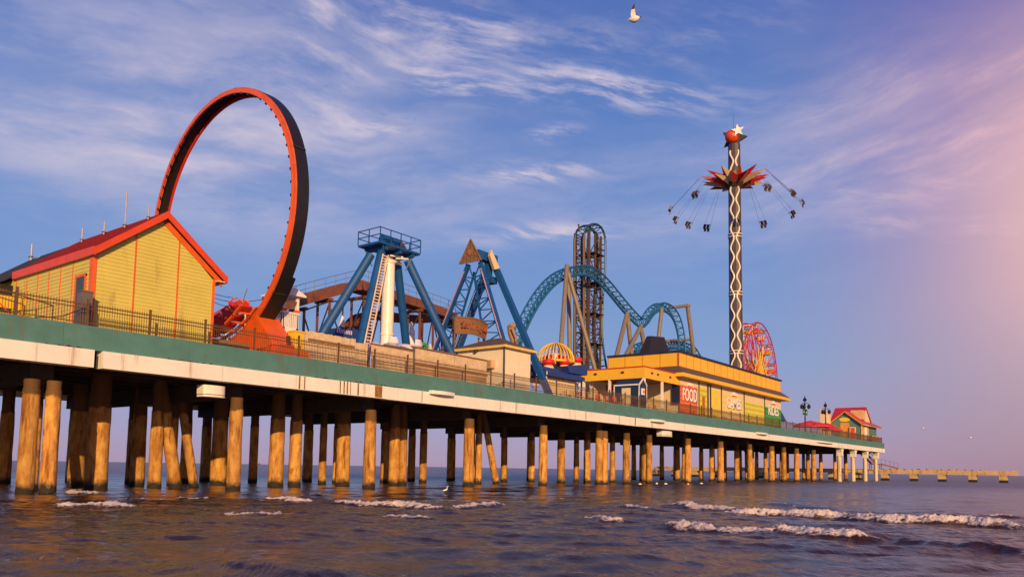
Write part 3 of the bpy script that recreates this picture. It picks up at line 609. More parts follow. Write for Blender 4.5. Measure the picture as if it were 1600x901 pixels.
# ------------------------------------------------------------------ orange loop ride
loop = thing('loop_ride', (28.9, 8, ZD), 'giant upright orange and black loop coaster ring standing behind the yellow station', 'amusement ride')
LX, LY, LZ, LR = 28.3, 8.0, 16.87, 8.57
def build_loop():
    n = 120
    def ring(b, xa, xb, ra, rb, mi=0, t0=0, t1=2*pi):
        k = int(n*(t1-t0)/(2*pi)); full = abs(t1-t0-2*pi) < 1e-6; vs = []; fs = []
        for i in range(k+(0 if full else 1)):
            t = t0+(t1-t0)*i/k; c, s_ = cos(t), sin(t)
            for (x, r) in ((xa, ra), (xb, ra), (xb, rb), (xa, rb)): vs.append((x, LY+r*c, LZ+r*s_))
        m_ = len(vs)//4
        for i in range(m_ if full else m_-1):
            j = (i+1) % m_
            for q in range(4): fs.append((i*4+q, i*4+(q+1) % 4, j*4+(q+1) % 4, j*4+q))
        b.add(vs, fs, mi)
    b = MB(); ring(b, LX, LX+.12, LR-.28, LR+.03); ring(b, LX-.05, LX, LR-.32, LR-.22); b.build('front_rim', M_LOOP, loop, smooth=True)
    b = MB(); ring(b, LX+.80, LX+.90, LR-.32, LR-.125); b.build('rear_rim', M_LOOPRED, loop, smooth=True)
    b = MB(); ring(b, LX+.123, LX+.93, LR-.12, LR+.05); b.build('track_band', M_BLACK, loop, smooth=True)
    b = MB()
    for i in range(64):                                       # bolted light brackets along the inner edge, a few flanges outside
        t = 2*pi*i/64; r = LR-.36; c = V((LX-.02, LY+r*cos(t), LZ+r*sin(t))); tn = V((0, -sin(t), cos(t))); b.bar(c-tn*.07, c+tn*.07, .12, .08, up=(1, 0, 0)); b.build('light_bracket', M_DARK, loop); b = MB()
    for i in range(6):
        t = 2*pi*(i+.66)/6; r = LR+.07; c = V((LX+.5, LY+r*cos(t), LZ+r*sin(t))); tn = V((0, -sin(t), cos(t))); b.bar(c-tn*.04, c+tn*.04, .86, .07, up=(0, cos(t), sin(t))); b.build('flange', M_DARK, loop); b = MB()
    b = MB(); ring(b, LX+.125, LX+1.15, LR-.1, LR+.075, 0, pi+.56, pi+1.05); b.build('track_cowl', M_BLACK, loop, smooth=True)
    # pedestals either side of the lowest point, cut to the curve
    for sg in (-1, 1):
        poly = []
        for k in range(9):
            t = -pi/2+sg*(.16+.50*k/8.); poly.append((LY+(LR-.06)*cos(t), LZ+(LR-.06)*sin(t)))
        y_out = LY+sg*(6.9); poly += [(y_out, ZD+.9), (y_out+sg*.3, ZD), (LY+sg*.6, ZD)]
        b = MB(); b.prism([(LX-.05, y, max(z, ZD)) for y, z in poly], (1.55, 0, 0)); 
        b.box(LX-.4, LX+2.2, min(LY+sg*.02, y_out+sg*.5), max(LY+sg*.02, y_out+sg*.5), ZD, ZD+.55)
        ped = b.build('pedestal', M_LOOP, loop)
        if sg < 0:
            b = MB(); b.box(LX+.75, LX+1.0, y_out-.36, y_out-.30, ZD+.95, ZD+1.35); b.build('vent_grille', M_DARK, ped)
build_loop()
loop.rotation_euler.z = -.045
tr = thing('loop_train', (27.8, 4, ZD), 'red open loop train with rows of seats parked at the foot of the orange ring', 'coaster train')
def build_train():
    ch = MB(); x0, x1 = LX-1.35, LX-.1
    for k in range(5):
        t = -pi/2-.16-.115*k; r = LR-.55; rad = V((0, cos(t), sin(t))); tn = V((0, sin(t), -cos(t)))*1.0   # tn climbs towards the near side
        c = V(((x0+x1)/2, LY, LZ))+rad*r
        
        for dx in (-.5, .5): ch.bar(c-tn*.5+V((dx, 0, 0)), c+tn*.5+V((dx, 0, 0)), .14, .14, up=-rad)
        ch.bar(c-tn*.12-V((.55, 0, 0)), c-tn*.12+V((.55, 0, 0)), .1)
        b = MB()
        b.bar(c-rad*.34-tn*.28, c-rad*.34+tn*.18, 1.1, .16, up=-rad); b.bar(c-rad*.30-tn*.30, c-rad*1.0-tn*.36, 1.1, .12, up=tn); b.build('seat_row', M_LOOPRED, tr)
        b = MB()
        for dx in (-.42, 0, .42):
            o = V((dx, 0, 0)); b.path([c+o-rad*1.02-tn*.3, c+o-rad*.98+tn*.05, c+o-rad*.55+tn*.2], .055, mi=0)
        b.build('harness', M_ORANGE, tr)
    ch.build('chassis', M_LOOP, tr)
build_train()
b = MB(); c = P(372, 500, 9.0)
cv = thing('control_canopy', (c.x, 9, ZD), 'small dark canopy on thin poles left of the orange ring', 'canopy')
b.prism([P(347, 490, 9), P(384, 468, 9), P(390, 476, 9), P(352, 500, 9)], (0, 1.6, 0)); b.build('roof', M_LOOPRED, cv)
b = MB(); b.prism([P(341, 505, 9.2), P(360, 500, 9.2), P(360, 518, 9.2), P(345, 519, 9.2)], (0, 1.2, 0)); b.build('side_panel', M_NAVY, cv)
for q in ((354, 498), (384, 474)):
    p = P(*q, 9.4); b = MB(); b.tube((p.x, p.y, ZD), p, .05); b.build('pole', M_WHITE, cv)
p = P(384, 470, 9.6); b = MB(); b.tube(P(378, 476, 9.6), P(386, 451, 9.6), .03); b.build('flag_pole', M_GREY, cv)
lp = thing('loading_platform', (26.3, 5, ZD), 'dark timber loading platform below the red train beside the orange ring', 'platform')
b = MB(); b.box(24.9, 27.9, 3.2, 12, ZD+.75, ZD+.95); b.build('deck', M_WOODTOP, lp)
b = MB(); b.box(25.0, 27.8, 3.3, 11.9, ZD, ZD+.745); b.build('skirting', M_DARK, lp)
for y in (3.4, 5.5, 7.6): b = MB(); b.box(25.0, 25.12, y, y+.12, ZD+.95, ZD+2.0); b.build('post', M_DARK, lp)
b = MB(); b.box(24.99, 25.13, 3.4, 7.7, ZD+2.0, ZD+2.08); b.build('rail', M_DARK, lp)
cb = thing('cable_string', P(360, 470, 9.8), 'thin dark cables strung between the yellow station and the orange ring', 'cable')
for a, d in (((330, 458), (372, 466)), ((330, 464), (366, 472)), ((330, 470), (360, 480)), ((372, 473), (440, 462))):
    b = MB(); b.path([P(*a, 9.8), (P(*a, 9.8)+P(*d, 9.8))/2+V((0, 0, -.05)), P(*d, 9.8)], .022, 5); b.build('cable', M_DARK, cb)

# white lookout behind the loop
wt = thing('white_lookout', (P(452, 520, 3).x, 3, ZD), 'small white slatted lookout tower with a capped roof just right of the orange ring', 'lookout')
a, c = P(441, 515, 3), P(466, 515, 3); zt = P(455, 462, 3).z; zf = P(455, 512, 3).z; zr = P(455, 490, 3).z; xw0, xw1 = a.x, c.x
b = MB()
b.box(xw0, xw1, 3, 4.6, zf-.35, zf); b.box(xw0-.05, xw1+.05, 2.95, 4.65, zr, zr+.1)
for i in range(9): x = xw0+(xw1-xw0)*(i+.5)/9; b.box(x-.035, x+.035, 3.0, 3.05, zf, zr)
for i in range(9): y = 3.05+1.5*(i+.5)/9; b.box(xw0, xw0+.05, y-.035, y+.035, zf, zr)
b.build('balustrade', M_WHITE, wt)
for x in (xw0+.09, xw1-.09):
    for y in (3.09, 4.5):
        b = MB(); b.box(x-.09, x+.09, y-.09, y+.09, ZD, zt); b.box(x-.14, x+.14, y-.14, y+.14, zr+.1, zr+.28, 1); b.build('post', [M_WHITE, M_ORTRIM], wt)
b = MB(); b.box(xw0-.3, xw1+.3, 2.7, 4.9, zt, zt+.12); b.prism([(xw0-.3, 2.7, zt+.12), (xw1+.3, 2.7, zt+.12), ((xw0+xw1)/2, 2.7, zt+.5)], (0, 2.2, 0)); b.build('roof', M_WHITE, wt)

# yellow panel and board fence behind the railing
b = MB(); b.box(29.55, 30.30, 1.15, 1.75, ZD, 9.25); b.box(29.5, 30.34, 1.1, 1.8, 9.25, 9.33)
tag(b.build('yellow_bin', M_YELLOW, origin=(29.9, 1.4, ZD)), 'plain yellow box between the orange pedestal and the board fence', 'box')
wf = thing('board_fence', (39, 1.2, ZD), 'pale weathered board fence behind the railing below the blue rides', 'fence')
def build_boardfence():
    def panel(xa, xb, z0, z1, y, nm='board_panel'):
        b = MB(); x = xa
        while x < xb-.02:
            w = min(.14, xb-x); b.box(x+.004, x+w-.004, y-rnd(0, .012), y+.03, z0+rnd(0, .02), z1+rnd(-.03, .03)); x += w
        b.build(nm, M_WOOD, wf)
    panel(30.4, 34.4, ZD, 9.45, 1.2); panel(34.45, 35.6, ZD, 9.3, 1.35); panel(35.6, 39.5, ZD, 9.28, 1.0); panel(39.6, 47.9, 8.55, 9.62, 1.2)
    b = MB(); b.box(39.6, 47.9, 1.18, 1.24, ZD, 8.5); b.build('lower_panel', M_PLY, wf)
    b = MB(); b.box(39.6, 47.9, 1.12, 1.26, 8.42, 8.55); b.box(39.55, 47.95, 1.1, 1.3, 9.62, 9.7); b.box(30.6, 34.3, 1.14, 1.18, 8.85, 9.0); b.box(35.5, 39.5, .93, 1.1, 9.28, 9.36); b.build('cap_rail', M_WOODTOP, wf)
    b = MB(); b.box(39.5, 39.6, .9, 1.0, ZD, 9.65); b.box(36.6, 39.6, .88, .95, 9.36, 9.43); b.build('corner_post', M_GREY, wf)
    b = MB(); b.box(38.9, 39.4, 1.6, 1.68, ZD, 9.5); b.build('end_panel', M_WHITE, wf)
build_boardfence()

# ------------------------------------------------------------------ tall blue pendulum ride
pr = thing('pendulum_ride', (43.1, 7.37, ZD), 'blue four-legged pendulum ride with a thick white column and a railed top platform', 'amusement ride')
def build_pendulum():
    cx, cy, a, bb, ta, tb = 43.1, 7.37, 6.23, 3.24, 1.43, .59
    for sx in (-1, 1):
        for sy in (-1, 1):
            t, f = V((cx+sx*ta, cy+sy*tb, 17.7)), V((cx+sx*a, cy+sy*bb, ZD))
            b = MB(); b.loft([t, f], [.335, .335], 20); b.loft([f+(t-f)*.0, f+(t-f)*.02], [.62, .62], 16)
            for k in (.33, .66): q = f+(t-f)*k; b.loft([q, q+(t-f)*.006], [.37, .37], 20)
            b.build('leg', M_BLUE, pr, smooth=True)
    px0, px1, py0, py1, zf = 40.77, 45.15, 6.0, 8.45, 18.3
    b = MB(); b.box(px0, px1, py0, py1, zf-.16, zf)
    for x in (41.6, 43.1, 44.5): b.box(x-.12, x+.12, py0+.1, py1-.1, zf-.45, zf-.16)
    for sx, sy in ((px0+.5, py0), (px1-.5, py0), (px0+.5, py1), (px1-.5, py1)): b.bar((sx, sy+(.2 if sy < 7 else -.2), zf-.16), (cx+(sx-cx)*.72, cy+(sy-cy)*.5, 16.8), .09)
    pl = b.build('platform', M_BLUE, pr)
    b = MB()
    cor = [(px0, py0), (px1, py0), (px1, py1), (px0, py1)]
    for i in range(4):
        (xa, ya), (xb, yb) = cor[i], cor[(i+1) % 4]; L = math.hypot(xb-xa, yb-ya); k = max(2, round(L/1.0))
        for z in (.52, 1.06): b.bar((xa, ya, zf+z), (xb, yb, zf+z), .06)
        for j in range(k): t = j/k; b.bar((xa+(xb-xa)*t, ya+(yb-ya)*t, zf), (xa+(xb-xa)*t, ya+(yb-ya)*t, zf+1.09), .06)
    b.build('guard_rail', M_BLUE, pl)
    for x in (41.6, 42.5): 
        b = MB(); b.loft([(x, 6.7, zf+.45), (x+.65, 6.7, zf+.5)], [.34, .34], 14); b.loft([(x-.1, 6.7, zf+.0), (x+.3, 6.7, zf+.45)], [.3, .22], 10); b.build('drive_motor', M_BLUE, pr, smooth=True)
    b = MB(); b.lathe((43.3, 7.2, zf), [(.42, 0), (.42, .85), (.36, .9)], 20, 0); b.loft([(43.75, 7.2, zf+.45), (44.5, 7.3, zf+.3)], [.55, .35], 14, 1); b.build('gear_drum', [M_SILVER, M_TOWERBR], pr, smooth=True)
    b = MB(); zc0 = 10.6
    b.loft([(cx, 7.4, 17.2), (cx, 7.4, zc0)], [.47, .50], 24); b.loft([(cx, 7.4, 17.45), (cx, 7.4, 17.2)], [.38, .54], 24); b.loft([(cx, 7.4, zc0+1.0), (cx, 7.4, zc0+.9)], [.56, .56], 24); b.build('pendulum_arm', M_WHCOL, pr, smooth=True)
    b = MB(); b.bar((cx-.3, 7.0, 17.75), (cx+.9, 6.8, 17.85), .12); b.bar((cx+.1, 6.7, 17.55), (cx+1.6, 6.7, 17.85), .12); b.bar((cx-.5, 7.4, 17.5), (cx+1.2, 7.4, 17.5), .3); b.build('hanger_beam', M_WHCOL, pr)
    # ring of seats at the foot of the arm
    b = MB(); b.lathe((cx, 7.4, 10.4), [(.5, .35), (1.2, .25), (1.3, -.1), (.5, -.3)], 20); b.build('hub', M_PINKW, pr, smooth=True)
    for k in range(10):
        t = 2*pi*(k+.5)/10; d = V((cos(t), sin(t), 0)); s_ = V((-sin(t), cos(t), 0)); o = V((cx, 7.4, 10.35)); b = MB()
        b.loft([o+d*1.2+V((0, 0, .1)), o+d*2.0+V((0, 0, .12)), o+d*2.7+V((0, 0, -.05)), o+d*3.25+V((0, 0, -.3))], [.25, .5, .62, .35], 12, 0, squash=.42)
        b.loft([o+d*3.1+V((0, 0, -.35)), o+d*3.45+V((0, 0, .1)), o+d*3.4+V((0, 0, .5))], [.3, .42, .3], 10, 1 if k % 4 == 1 else 0, squash=.4); b.build('seat_gondola', [M_PINKW, M_PURP], pr, smooth=True)
    # ladder up the near left leg
    b = MB(); t, f = V((cx-ta-.12, cy-tb-.62, 17.4)), V((cx-a+.25, cy-bb-.62, ZD+.4)); f = f+(t-f)*.2; sd_ = V((1, -.15, 0)).normalized()*.24
    b.bar(t-sd_, f-sd_, .09); b.bar(t+sd_, f+sd_, .09); n = 30
    for i in range(n): q = f+(t-f)*((i+.5)/n); b.bar(q-sd_, q+sd_, .07)
    b.build('ladder', mat('cream_ladder', (.62, .50, .38), .6), pr)
build_pendulum()

# small blue ship ride behind
bs = thing('blue_ship_car', (44.4, 13, ZD), 'blue boat-shaped ride car with furled white sail behind the pendulum ride', 'ride car')
a, c = P(525, 512, 13), P(582, 509, 13); zl = P(540, 533, 13).z
b = MB(); b.prism([(a.x, 13, a.z), (c.x, 13, a.z+.35), (c.x-.6, 13, zl-.6), (a.x+.9, 13, zl-.5), (a.x+.15, 13, zl)], (0, 2.0, 0)); b.build('hull', M_NAVYAWN, bs)
b = MB()
for i in range(9): x = a.x+.1+i*.19; b.box(x, x+.08, 12.96, 13.0, a.z-.35, a.z-.02)
b.build('slat', M_PINKW, bs)
b = MB(); b.box(a.x+1.2, c.x-1, 13.4, 14.4, ZD, zl-.55); b.build('stand', M_GREY, bs)
b = MB(); p = P(534, 512, 13.4); q = P(536, 480, 13.4); b.tube(p, q, .07); b.build('mast', M_DARK, bs)
b = MB(); b.loft([P(535, 493, 13.3), P(535, 502, 13.3), P(533, 511, 13.3)], [.06, .2, .28], 8); b.build('furled_sail', M_WHITE, bs)
fs = thing('folded_parasol', (P(643, 535, 12).x, 12, ZD), 'folded white parasol on a pole right of the white column', 'parasol')
b = MB(); p = P(645, 538, 12); q = P(643, 502, 12); b.tube((p.x, 12, ZD), q, .05); b.build('pole', M_BROWN, fs)
b = MB(); b.loft([P(642.5, 503, 12), P(644, 518, 12), P(643, 530, 12), P(645, 541, 12)], [.08, .25, .3, .42], 10); b.build('canvas', M_WHITE, fs)

# ------------------------------------------------------------------ brown log flume
fl = thing('log_flume', (50, 17, ZD), 'rust brown raised flume trough on braced posts behind the blue rides', 'amusement ride')
def trough(b, pts, w, h, t=.12):
    for a, c in zip(pts, pts[1:]):
        d = (c-a).normalized(); n = V((-d.y, d.x, 0)).normalized(); e = d*.02
        b.bar(a-e, c+e, w, t); 
        for s_ in (-1, 1): o = n*(s_*w/2)+V((0, 0, h/2-t/2)); b.bar(a+o-e, c+o+e, t, h)
def build_flume():
    path = [P(x, y, 17) for x, y in ((385, 506), (420, 490), (480, 472), (545, 454), (556, 453), (590, 463), (640, 479), (690, 496), (712, 512))]
    b = MB(); trough(b, path, 1.7, .85); b.build('trough', M_BROWN, fl)
    b = MB(); up = V((0, -.85, 1.35))
    rl = [p+V((0, -.85, .75)) for p in path[1:]]; rt = [p+V((0, -.9, 1.75)) for p in path[1:]]
    b.path(rt, .025, 5); b.path([p-V((0, 0, .5)) for p in rt], .02, 5)
    for a, c in zip(rt, rt[1:]):
        for k in range(4): q = a+(c-a)*(k/4); b.tube(q, q-V((0, 0, 1.0)), .022, n=5)
    b.build('hand_rail', M_GREY, fl)
    def trestle(px, py, y=17):
        p = P(px, py, y); b = MB()
        for s_ in (-.8, .8): b.bar((p.x, y+s_, ZD), (p.x, y+s_, p.z), .17)
        b.bar((p.x, y-1.1, p.z), (p.x, y+1.1, p.z), .3, .25); b.build('post', M_BROWN, fl); return p
    ps = [trestle(*q) for q in ((466, 484), (506, 470), (559, 466), (588, 470), (647, 486), (668, 492), (700, 506))]
    b = MB()
    for a, c in zip(ps, ps[1:]):
        b.bar((a.x, 16.3, ZD+.5), (c.x, 16.3, c.z-.4), .09); b.bar((a.x, 16.3, a.z-.4), (c.x, 16.3, ZD+.5), .09)
        b.bar(a+V((0, -.6, -.15)), c+V((0, -.6, -.15)), .12)
    b.build('cross_brace', M_DARK, fl)
    lo = crom([P(x, y, 20) for x, y in ((546, 522), (553, 508), (566, 499), (590, 497), (620, 501), (655, 503), (690, 501), (706, 497))], 4)
    b = MB(); trough(b, lo, 1.5, .7); b.build('trough', M_BROWN, fl)
    b = MB(); rt = [p+V((0, -.75, 1.5)) for p in lo[6:]]; b.path(rt, .022, 5)
    for q in rt[::2]: b.tube(q, q-V((0, 0, 1.0)), .02, n=5)
    b.build('hand_rail', M_GREY, fl)
    for px in (578, 612, 660, 695):
        p = P(px, 503, 20); b = MB(); b.bar((p.x, 20, ZD), p, .17); b.build('post', M_BROWN, fl)
build_flume()

# ------------------------------------------------------------------ swinging ship ride
sw = thing('swinging_ship_ride', (55.5, 8.2, ZD), 'blue swinging ship ride with violet-lit lattice arms and brown arrowhead crown', 'amusement ride')
def build_ship():
    xa, xb = 55.0, 57.0
    top = V((xb, 8.2, 20.9))
    for f in (V((xb, 1.35, ZD)), V((xb, 14.4, ZD))):
        b = MB(); b.bar(top, f, .48, .50, up=(1, 0, 0)); b.box(f.x-.6, f.x+.6, f.y-.6, f.y+.6, ZD, ZD+.2); b.build('support_leg', M_BLUE, sw)
    b = MB(); b.bar((xa-.3, 8.2, 20.75), (xb+.5, 8.2, 20.75), .7, .8); b.bar((xb-.45, 8.2, 20.4), (xb-.45, 8.2, 18.7), .5, .6); b.box(xb-.6, xb+.3, 7.7, 8.7, 18.4, 19.0); b.build('axle_beam', M_BLUE, sw)
    b = MB(); o = V((xb-.35, 0, 0)); t, f = top+V((-.4, .5, -1)), V((xb-.4, 14.0, 8.4)); s_ = V((0, .2, .1))
    b.bar(t-s_, f-s_, .05); b.bar(t+s_, f+s_, .05)
    for i in range(34): q = f+(t-f)*((i+.5)/34); b.bar(q-s_, q+s_, .04)
    b.build('ladder', M_GREY, sw)
    # lattice arms
    for (yt, yb, sg) in ((9.3, 14.6, 1), (7.9, 4.1, -1)):
        A0, A1 = V((xa, yt, 20.0)), V((xa, yb, 9.9)); I0, I1 = V((xa, yt-sg*.75, 19.2)), V((xa, yb-sg*2.6, 9.9)); b = MB()
        b.bar(A0, A1, .34, .34, up=(1, 0, 0)); b.bar(I0, I1, .16, .16, up=(1, 0, 0)); n = 9
        for i in range(n):
            p, q, r = A0+(A1-A0)*(i/n), I0+(I1-I0)*((i+.5)/n), A0+(A1-A0)*((i+1)/n); b.bar(p, q, .09); b.bar(q, r, .09)
            if i % 2 == 0: b.bar(r, I0+(I1-I0)*((i+1)/n), .09)
        b.build('lattice_arm', M_BLUE, sw)
        b = MB(); o = V((-.20, sg*.02, 0)); L = (A1-A0)
        b.bar(A0+L*.06+o, A0+L*.97+o, .05, .14, 0, up=(1, 0, 0)); k = 46
        for i in range(k): p = A0+L*(.07+.9*i/k)+o+V((-.04, 0, 0)); b.bar(p, p+L*.009, .05, .09, 1, up=(1, 0, 0))
        b.build('light_strip', [M_VIOLET, M_LIGHTW], sw)
    # arrowhead signs
    def arrow(x, yc, w, z0, z1, m_, lean=0, edge=None):
        b = MB(); b.prism([(x, yc-w/2, z0), (x, yc+w/2, z0), (x+lean, yc, z1)], (.14, 0, 0), 0)
        e = .11
        for p, q in (((x-.03, yc-w/2, z0), (x+lean-.03, yc, z1)), ((x-.03, yc+w/2, z0), (x+lean-.03, yc, z1)), ((x-.03, yc-w/2, z0), (x-.03, yc+w/2, z0))): b.bar(p, q, .06, e, 1, up=(1, 0, 0))
        for k in range(1, 6):                                  # plank joints
            y = yc-w/2+w*k/6; zt_ = z0+(z1-z0)*(1-abs(y-yc)/(w/2)); b.box(x-.012, x, y-.02, y+.02, z0, zt_-.1, 2)
        return b
    ar = arrow(xa-.45, 8.72, 2.6, 20.05, 22.2, None).build('arrow_sign', [M_SIGNWD, M_WOODTOP, M_DARK], sw)
    b = MB(); b.loft([(xa-.52, 8.72, 20.95), (xa-.46, 8.72, 20.95)], [.32, .32], 18); b.loft([(xa-.54, 8.72, 20.95), (xa-.52, 8.72, 20.95)], [.2, .2], 18, 1); b.build('emblem', [M_WOODTOP, M_SIGNLT], ar)
    # far crown plate, turned edge-on, pale
    p0, p1, p2 = P(768, 389, 7.2), P(781, 419, 7.2), P(773, 421, 7.2); b = MB(); p3 = P(765.5, 399, 7.2)
    b.prism([p3, p0, p1, p2], (.12, .35, 0)); b.build('arrow_sign', M_CREAM, sw)
    # hull hanging between the arms, dragon head at the near end
    b = MB(); hull = [(4.0, 10.3), (5.2, 9.1), (7.4, 8.55), (11.2, 8.55), (13.4, 9.1), (14.8, 10.4), (13.6, 10.1), (9.3, 9.75), (5.3, 10.0)]
    b.prism([(xa-1.1, y, z) for y, z in hull], (2.2, 0, 0)); b.build('hull', M_WOODTOP, sw)
    b = MB(); b.loft([PX(804, 540, xa), PX(802, 530, xa), PX(798, 520, xa), PX(797, 511, xa), PX(801, 508.5, xa), PX(805, 511, xa)], [.34, .3, .26, .28, .3, .14], 10); b.loft([PX(797, 510, xa), PX(793, 508, xa)], [.16, .03], 6); b.loft([PX(800, 512, xa-.3), PX(806, 528, xa-.3), PX(806, 534, xa-.3)], [.14, .12, .1], 8)
    b.build('dragon_head', M_SKIN, sw, smooth=True)
build_ship()
sg = thing('dragon_sign', (P(711, 560, 6.6).x, 6.6, ZD), 'curved brown plank sign with carved red lettering above the white hut', 'sign')
def build_dsign():
    tl, tr_, br, bl = P(711, 496, 6.6), P(762, 507, 6.6), P(758, 529, 6.6), P(711, 520, 6.6); n = 12; b = MB(); vs = []
    for i in range(n+1):
        t = i/n; bulge = .16*sin(pi*t); dy = -.35*sin(pi*t)
        a, c = tl+(tr_-tl)*t+V((0, dy, bulge)), bl+(br-bl)*t+V((0, dy, bulge)); vs.append((a, c))
    for (a, c), (d, e) in zip(vs, vs[1:]): b.prism([a, d, e, c], (0, .12, 0))
    b.build('board', M_SIGNWD, sg)
    b = MB(); b.path([a+V((0, .0, .03)) for a, c in vs], .07, 6); b.path([c-V((0, 0, .03)) for a, c in vs], .07, 6); b.bar(tl, bl, .12); b.bar(tr_, br, .12); b.build('frame', M_WOODTOP, sg)
    mid = (tl+tr_+br+bl)/4+V((0, -.40, .13)); xd = (tr_-tl); t = text_mesh('Sea Dragon', mid, .85, xd, (0, 0, 1), .04, width=3.5)
    t.build('lettering', M_SIGNLT, sg)
    p = bl+V((.05, .1, 0)); b = MB(); b.tube((p.x, p.y, ZD), p, .08); q = P(750, 540, 6.6); b.tube((q.x, q.y+.15, ZD), P(750, 527, 6.6)+V((0, .15, 0)), .08); b.build('post', M_BROWN, sg)
build_dsign()
sl_ = thing('green_red_slide', (P(664, 550, 6).x, 6, ZD), 'small green and red coil showing above the board fence near the blue leg', 'play piece')
b = MB(); c = P(662, 546, 6); b.path([c+V((.45*cos(t), 0, .45*sin(t))) for t in np.linspace(.2, 3.0, 10)], .16, 8); b.tube((c.x-.4, 6, ZD), c+V((-.43, 0, .1)), .12); b.build('arch', M_SIGNG, sl_)
b = MB(); b.tube(c+V((.5, .1, .1)), c+V((.95, .1, -.9)), .14); b.tube((c.x+.95, 6.1, ZD), c+V((.95, .1, -.85)), .1); b.build('chute', M_RED, sl_)

# ------------------------------------------------------------------ white hut
hut = thing('white_hut', (51.9, 3.6, ZD), 'cream weatherboard hut with brown hipped roof below the brown plank sign', 'hut')
def build_hut():
    x0, x1, y0, y1, ze = 50.1, 53.72, 1.2, 6.15, 10.98
    b = MB()
    boards(b, lambda z: (V((x0, y0, z)), V((x1, y0, z)), V((0, -1, 0))), ZD, ze, .17, 0, .014); boards(b, lambda z: (V((x0, y1, z)), V((x0, y0, z)), V((-1, 0, 0))), ZD, ze, .17, 0, .014)
    b.quad((x1, y0, ZD), (x1, y1, ZD), (x1, y1, ze), (x1, y0, ze)); b.quad((x0, y1, ZD), (x1, y1, ZD), (x1, y1, ze), (x0, y1, ze)); b.build('wall', mat('cream_weatherboard', (.74, .66, .50), .6, .06, 1), hut)
    o = .42; ex0, ex1, ey0, ey1 = x0-o, x1+o, y0-o, y1+o; zr = 12.15; r0, r1 = (51.9, 3.0, zr), (51.9, 4.2, zr)
    b = MB(); zt = ze+.20; A, B_, C_, D_ = (ex0, ey0, zt), (ex1, ey0, zt), (ex1, ey1, zt), (ex0, ey1, zt)
    b.add([A, B_, C_, D_, r0, r1], [(0, 1, 4), (1, 2, 5, 4), (2, 3, 5), (3, 0, 4, 5), (3, 2, 1, 0)]); b.build('roof', M_BRNROOF, hut)
    b = MB(); b.box(ex0+.02, ex1-.02, ey0+.02, ey1-.02, ze, zt-.004); b.build('eave', mat('pale_yellow_eave', (.70, .50, .16), .6), hut)
    b = MB(); b.tube((x0-.06, y0-.07, ZD), (x0-.06, y0-.07, ze), .07, n=10); b.build('downpipe', M_DARK, hut)
    p, q = PX(759, 565, x0), PX(774, 575, x0); b = MB(); b.box(x0-.55, x0-.02, q.y, p.y, q.z, p.z+.05); ac = b.build('air_conditioner', M_PLY, hut)
    b = MB()
    for i in range(6): z = q.z+.08+i*(p.z-q.z)/6.5; b.box(x0-.565, x0-.552, q.y+.08, p.y-.08, z, z+.04)
    b.build('grille', M_WOODTOP, ac)
    p = PX(743, 548, x0-.2); b = MB(); b.ball(p, .16); b.bar(p, p+V((.3, 0, .1)), .08); b.build('floodlight', M_DARK, hut, smooth=True)
build_hut()

# ------------------------------------------------------------------ blue coaster
ck = thing('blue_coaster', (95, 18, ZD), 'blue steel coaster track running over a tall hill and a small hump on tan supports', 'roller coaster')
def track(pts, name, side=V((0, 1, 0)), w=1.15, drop=1.15, step=1.15, mtl=M_TRACK, r=.12, flip=1):
    pts = arc_len(crom(pts, 10), step); b = MB(); Lr, Rr, S = [], [], []
    for i, p in enumerate(pts):
        d = (pts[min(i+1, len(pts)-1)]-pts[max(i-1, 0)]).normalized(); s_ = (side-d*side.dot(d)).normalized(); n = s_.cross(d)*flip
        if flip > 0 and False: pass
        Lr.append(p-s_*w/2); Rr.append(p+s_*w/2); S.append(p-n*drop)
    b.path(Lr, r, 7); b.path(Rr, r, 7); b.path(S, r*1.5, 8)
    for i in range(len(pts)-1):
        b.tube(Lr[i], Rr[i], .06, n=5); b.tube(Lr[i], S[i], .065, n=5); b.tube(Rr[i], S[i], .065, n=5)
        b.tube(S[i], Lr[i+1], .05, n=5); b.tube(S[i], Rr[i+1], .05, n=5)
    return b.build(name, mtl, ck)
